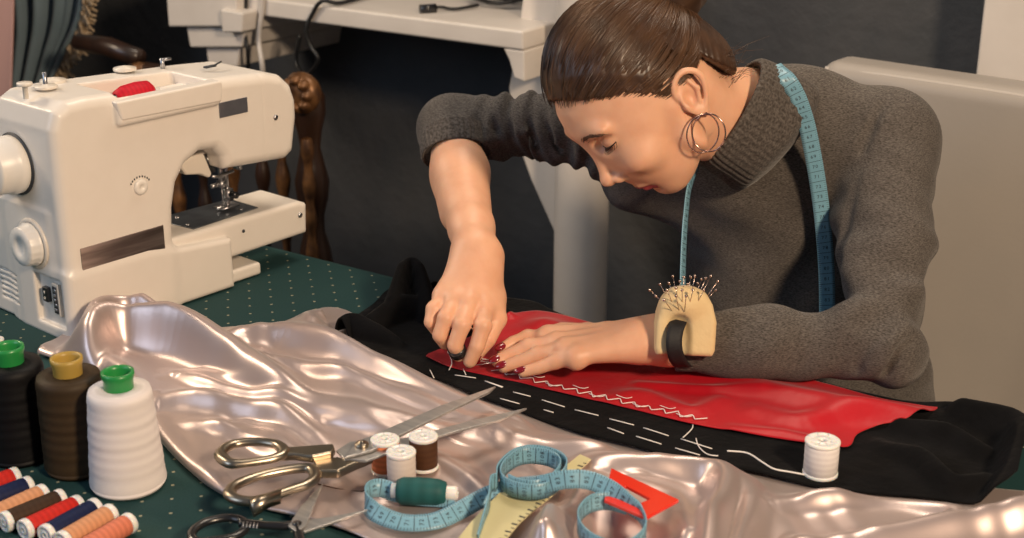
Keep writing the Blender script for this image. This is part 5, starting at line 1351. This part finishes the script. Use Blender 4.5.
# wrist pin cushion
wc = Lw+lfa*-.006; wc0 = at(683, 322, 1.492)
cush = empty('pin_cushion', wc0, 'cream felt pin cushion strapped on her left wrist with a black band', 'pin cushion')
def cushion():
    lx = -RT*.98+FH*.1; lx = RT*1.0; ly = UP*.98-bk*.0; lz = bk
    F = Field((-.036, -.045, -.055), (.036, .045, .055), .0015)
    body_ = [(-.029, -.034), (.028, -.036), (.031, -.030), (.033, 0), (.029, .018), (.020, .031), (.006, .036), (-.012, .034), (-.023, .022), (-.030, .0), (-.031, -.028)]
    P = np.array(body_)
    def fn(x, y, z):
        d2 = poly_sd(x, y, P)+.006; w = np.abs(z+.004)-.020; return np.minimum(np.maximum(d2, w), 0)+np.hypot(np.maximum(d2, 0), np.maximum(w, 0))-.006
    F.op(fn, (-.04, -.045, -.04), (.04, .045, .04))
    F.ell((.0, .020, .006), (.024, .018, .024), .010)
    F.cone((-.006, -.004, .024), (-.006, -.05, .024), .0115, .0105, .005, 's')
    wl_ = (wc-wc0); a = np.array([wl_@lx, wl_@ly, wl_@lz]); e = (np.array([lfa@lx, lfa@ly, lfa@lz]))
    F.cone(a-e*.08, a+e*.08, .0300, .0275, .004, 's')
    v, f = F.mesh(); pack('cushion', [(frame_apply(v, wc0, np.stack([lx, ly, lz])), f)], M['cushion'], cush)
cushion()
sp = [at(*q) for q in ((679, 321, 1.476), (676, 328, 1.466), (674, 340, 1.462), (675, 352, 1.466), (679, 362, 1.482), (685, 366, 1.510), (690, 358, 1.545), (690, 340, 1.558), (688, 322, 1.548))]
sw_ = [RT+FW*.1 for _ in sp]; rb_ = Ribbon(catmull(sp, 8), catmull(sw_, 8), .0165); mb = MB(); rb_.body(mb, .0012); mb.build('strap', mat('black_webbing', (.008, .008, .010), .7, bump=(300, .4, .001)), cush)
P0 = None
tips = [(650, 290, -.01), (656, 296, 0), (660, 284, .005), (669, 283, .0), (673, 276, -.005), (676, 288, .01), (680, 281, 0), (684, 277, .006), (688, 284, -.006), (691, 277, .0), (695, 276, .01), (698, 283, -.008), (702, 279, 0), (706, 278, .004), (711, 276, -.004), (718, 281, .006), (667, 290, .012), (682, 290, .014), (693, 290, .014), (704, 290, .012), (664, 300, .014), (676, 296, .016), (716, 290, .0), (686, 296, .018)]
for i, (a, b, dz) in enumerate(tips):
    top_ = at(a, b, 1.484-dz*2.2); base_ = at(683+(a-683)*.55, 303+(b-286)*.3+max(dz, 0)*300, 1.486-dz*1.3)
    pn = empty('dressmaking_pin', base_, 'ball-headed pin stuck in the cream wrist pin cushion', 'pin', 'pins in the wrist cushion')
    MB().tube([base_, top_], .00042, 6).build('shaft', M['pin'], pn)
    MB().lathe([(0, -.0017), (.0012, -.0012), (.0017, 0), (.0012, .0012), (0, .0017)], top_, (0, 0, 1), n=10).build('head', M['pin'], pn)

# tape measure round her neck
bvs = BVHTree.FromPolygons([tuple(v.co+wom.location) for v in swo.data.vertices], [tuple(p.vertices) for p in swo.data.polygons])
co_ = [o for o in swo.children if o.name.startswith('collar')][0]
bvc = BVHTree.FromPolygons([tuple(v.co+wom.location) for v in co_.data.vertices], [tuple(p.vertices) for p in co_.data.polygons])
def hit_px(a, b, off):
    best = None
    for bv in (bvs, bvc):
        h = bv.ray_cast(V(CAM), V(ray(a, b)).normalized(), 5)
        if h[0] is not None and (best is None or h[3] < best): best = h[3]
    r = ray(a, b); r /= np.linalg.norm(r)
    return CAM+r*((best or 1.6)-off)
def neck_tape():
    root = empty('tape_measure', hit_px(815, 170, .003), 'sky blue tape measure hanging around her neck over the turtleneck', 'tape measure')
    l_ = [(774, 66), (786, 78), (797, 96), (806, 122), (812, 150), (817, 178), (821, 206), (824, 235), (826, 262), (827, 290), (827, 318), (826, 345)]
    Cn, Wn = [], []
    for i, (a, b) in enumerate(l_):
        Cn.append(hit_px(a, b, .004)); Wn.append(hit_px(a+8, b-2, .004)-hit_px(a-8, b+2, .004))
    Cn[0] = Cn[1]+(Cn[1]-Cn[2])*.8+FW*.02; Wn[0] = Wn[1]
    Cn = np.array(Cn); d = (Cn-CAM)@FW
    n_ = len(d)
    for k in range(10, n_): d[k] = d[9]
    for _ in range(6): d[1:-1] = np.minimum(d[1:-1], (d[:-2]+d[2:])/2)
    d -= .006
    Cn = np.array([CAM+ray(a, b)*dd for (a, b), dd in zip([(pr_[0], pr_[1]) for pr_ in [(512+FPX*((c-CAM)@RT)/((c-CAM)@FW), 269-FPX*((c-CAM)@UP)/((c-CAM)@FW)) for c in Cn]], d)])
    Wn = np.array([RT+UP*.12*(1-k/6 if k < 6 else 0)-FW*.02 for k in range(len(Cn))])
    r1 = Ribbon(catmull(Cn, 10), catmull(Wn, 10), .0185)
    l2 = [(700, 150), (690, 185), (686, 215), (684, 245), (683, 275), (683, 300)]
    C2 = [at(a, b, 1.585-.00012*(b-150)) for a, b in l2]; C2[0] = at(703, 150, 1.61)
    W2 = [RT*.38+FH*.9 for _ in l2]
    r2 = Ribbon(catmull(C2, 10), catmull(W2, 10), .0185)
    ribbon_obj(root, [r1, r2], sides=(1, -1))
neck_tape()
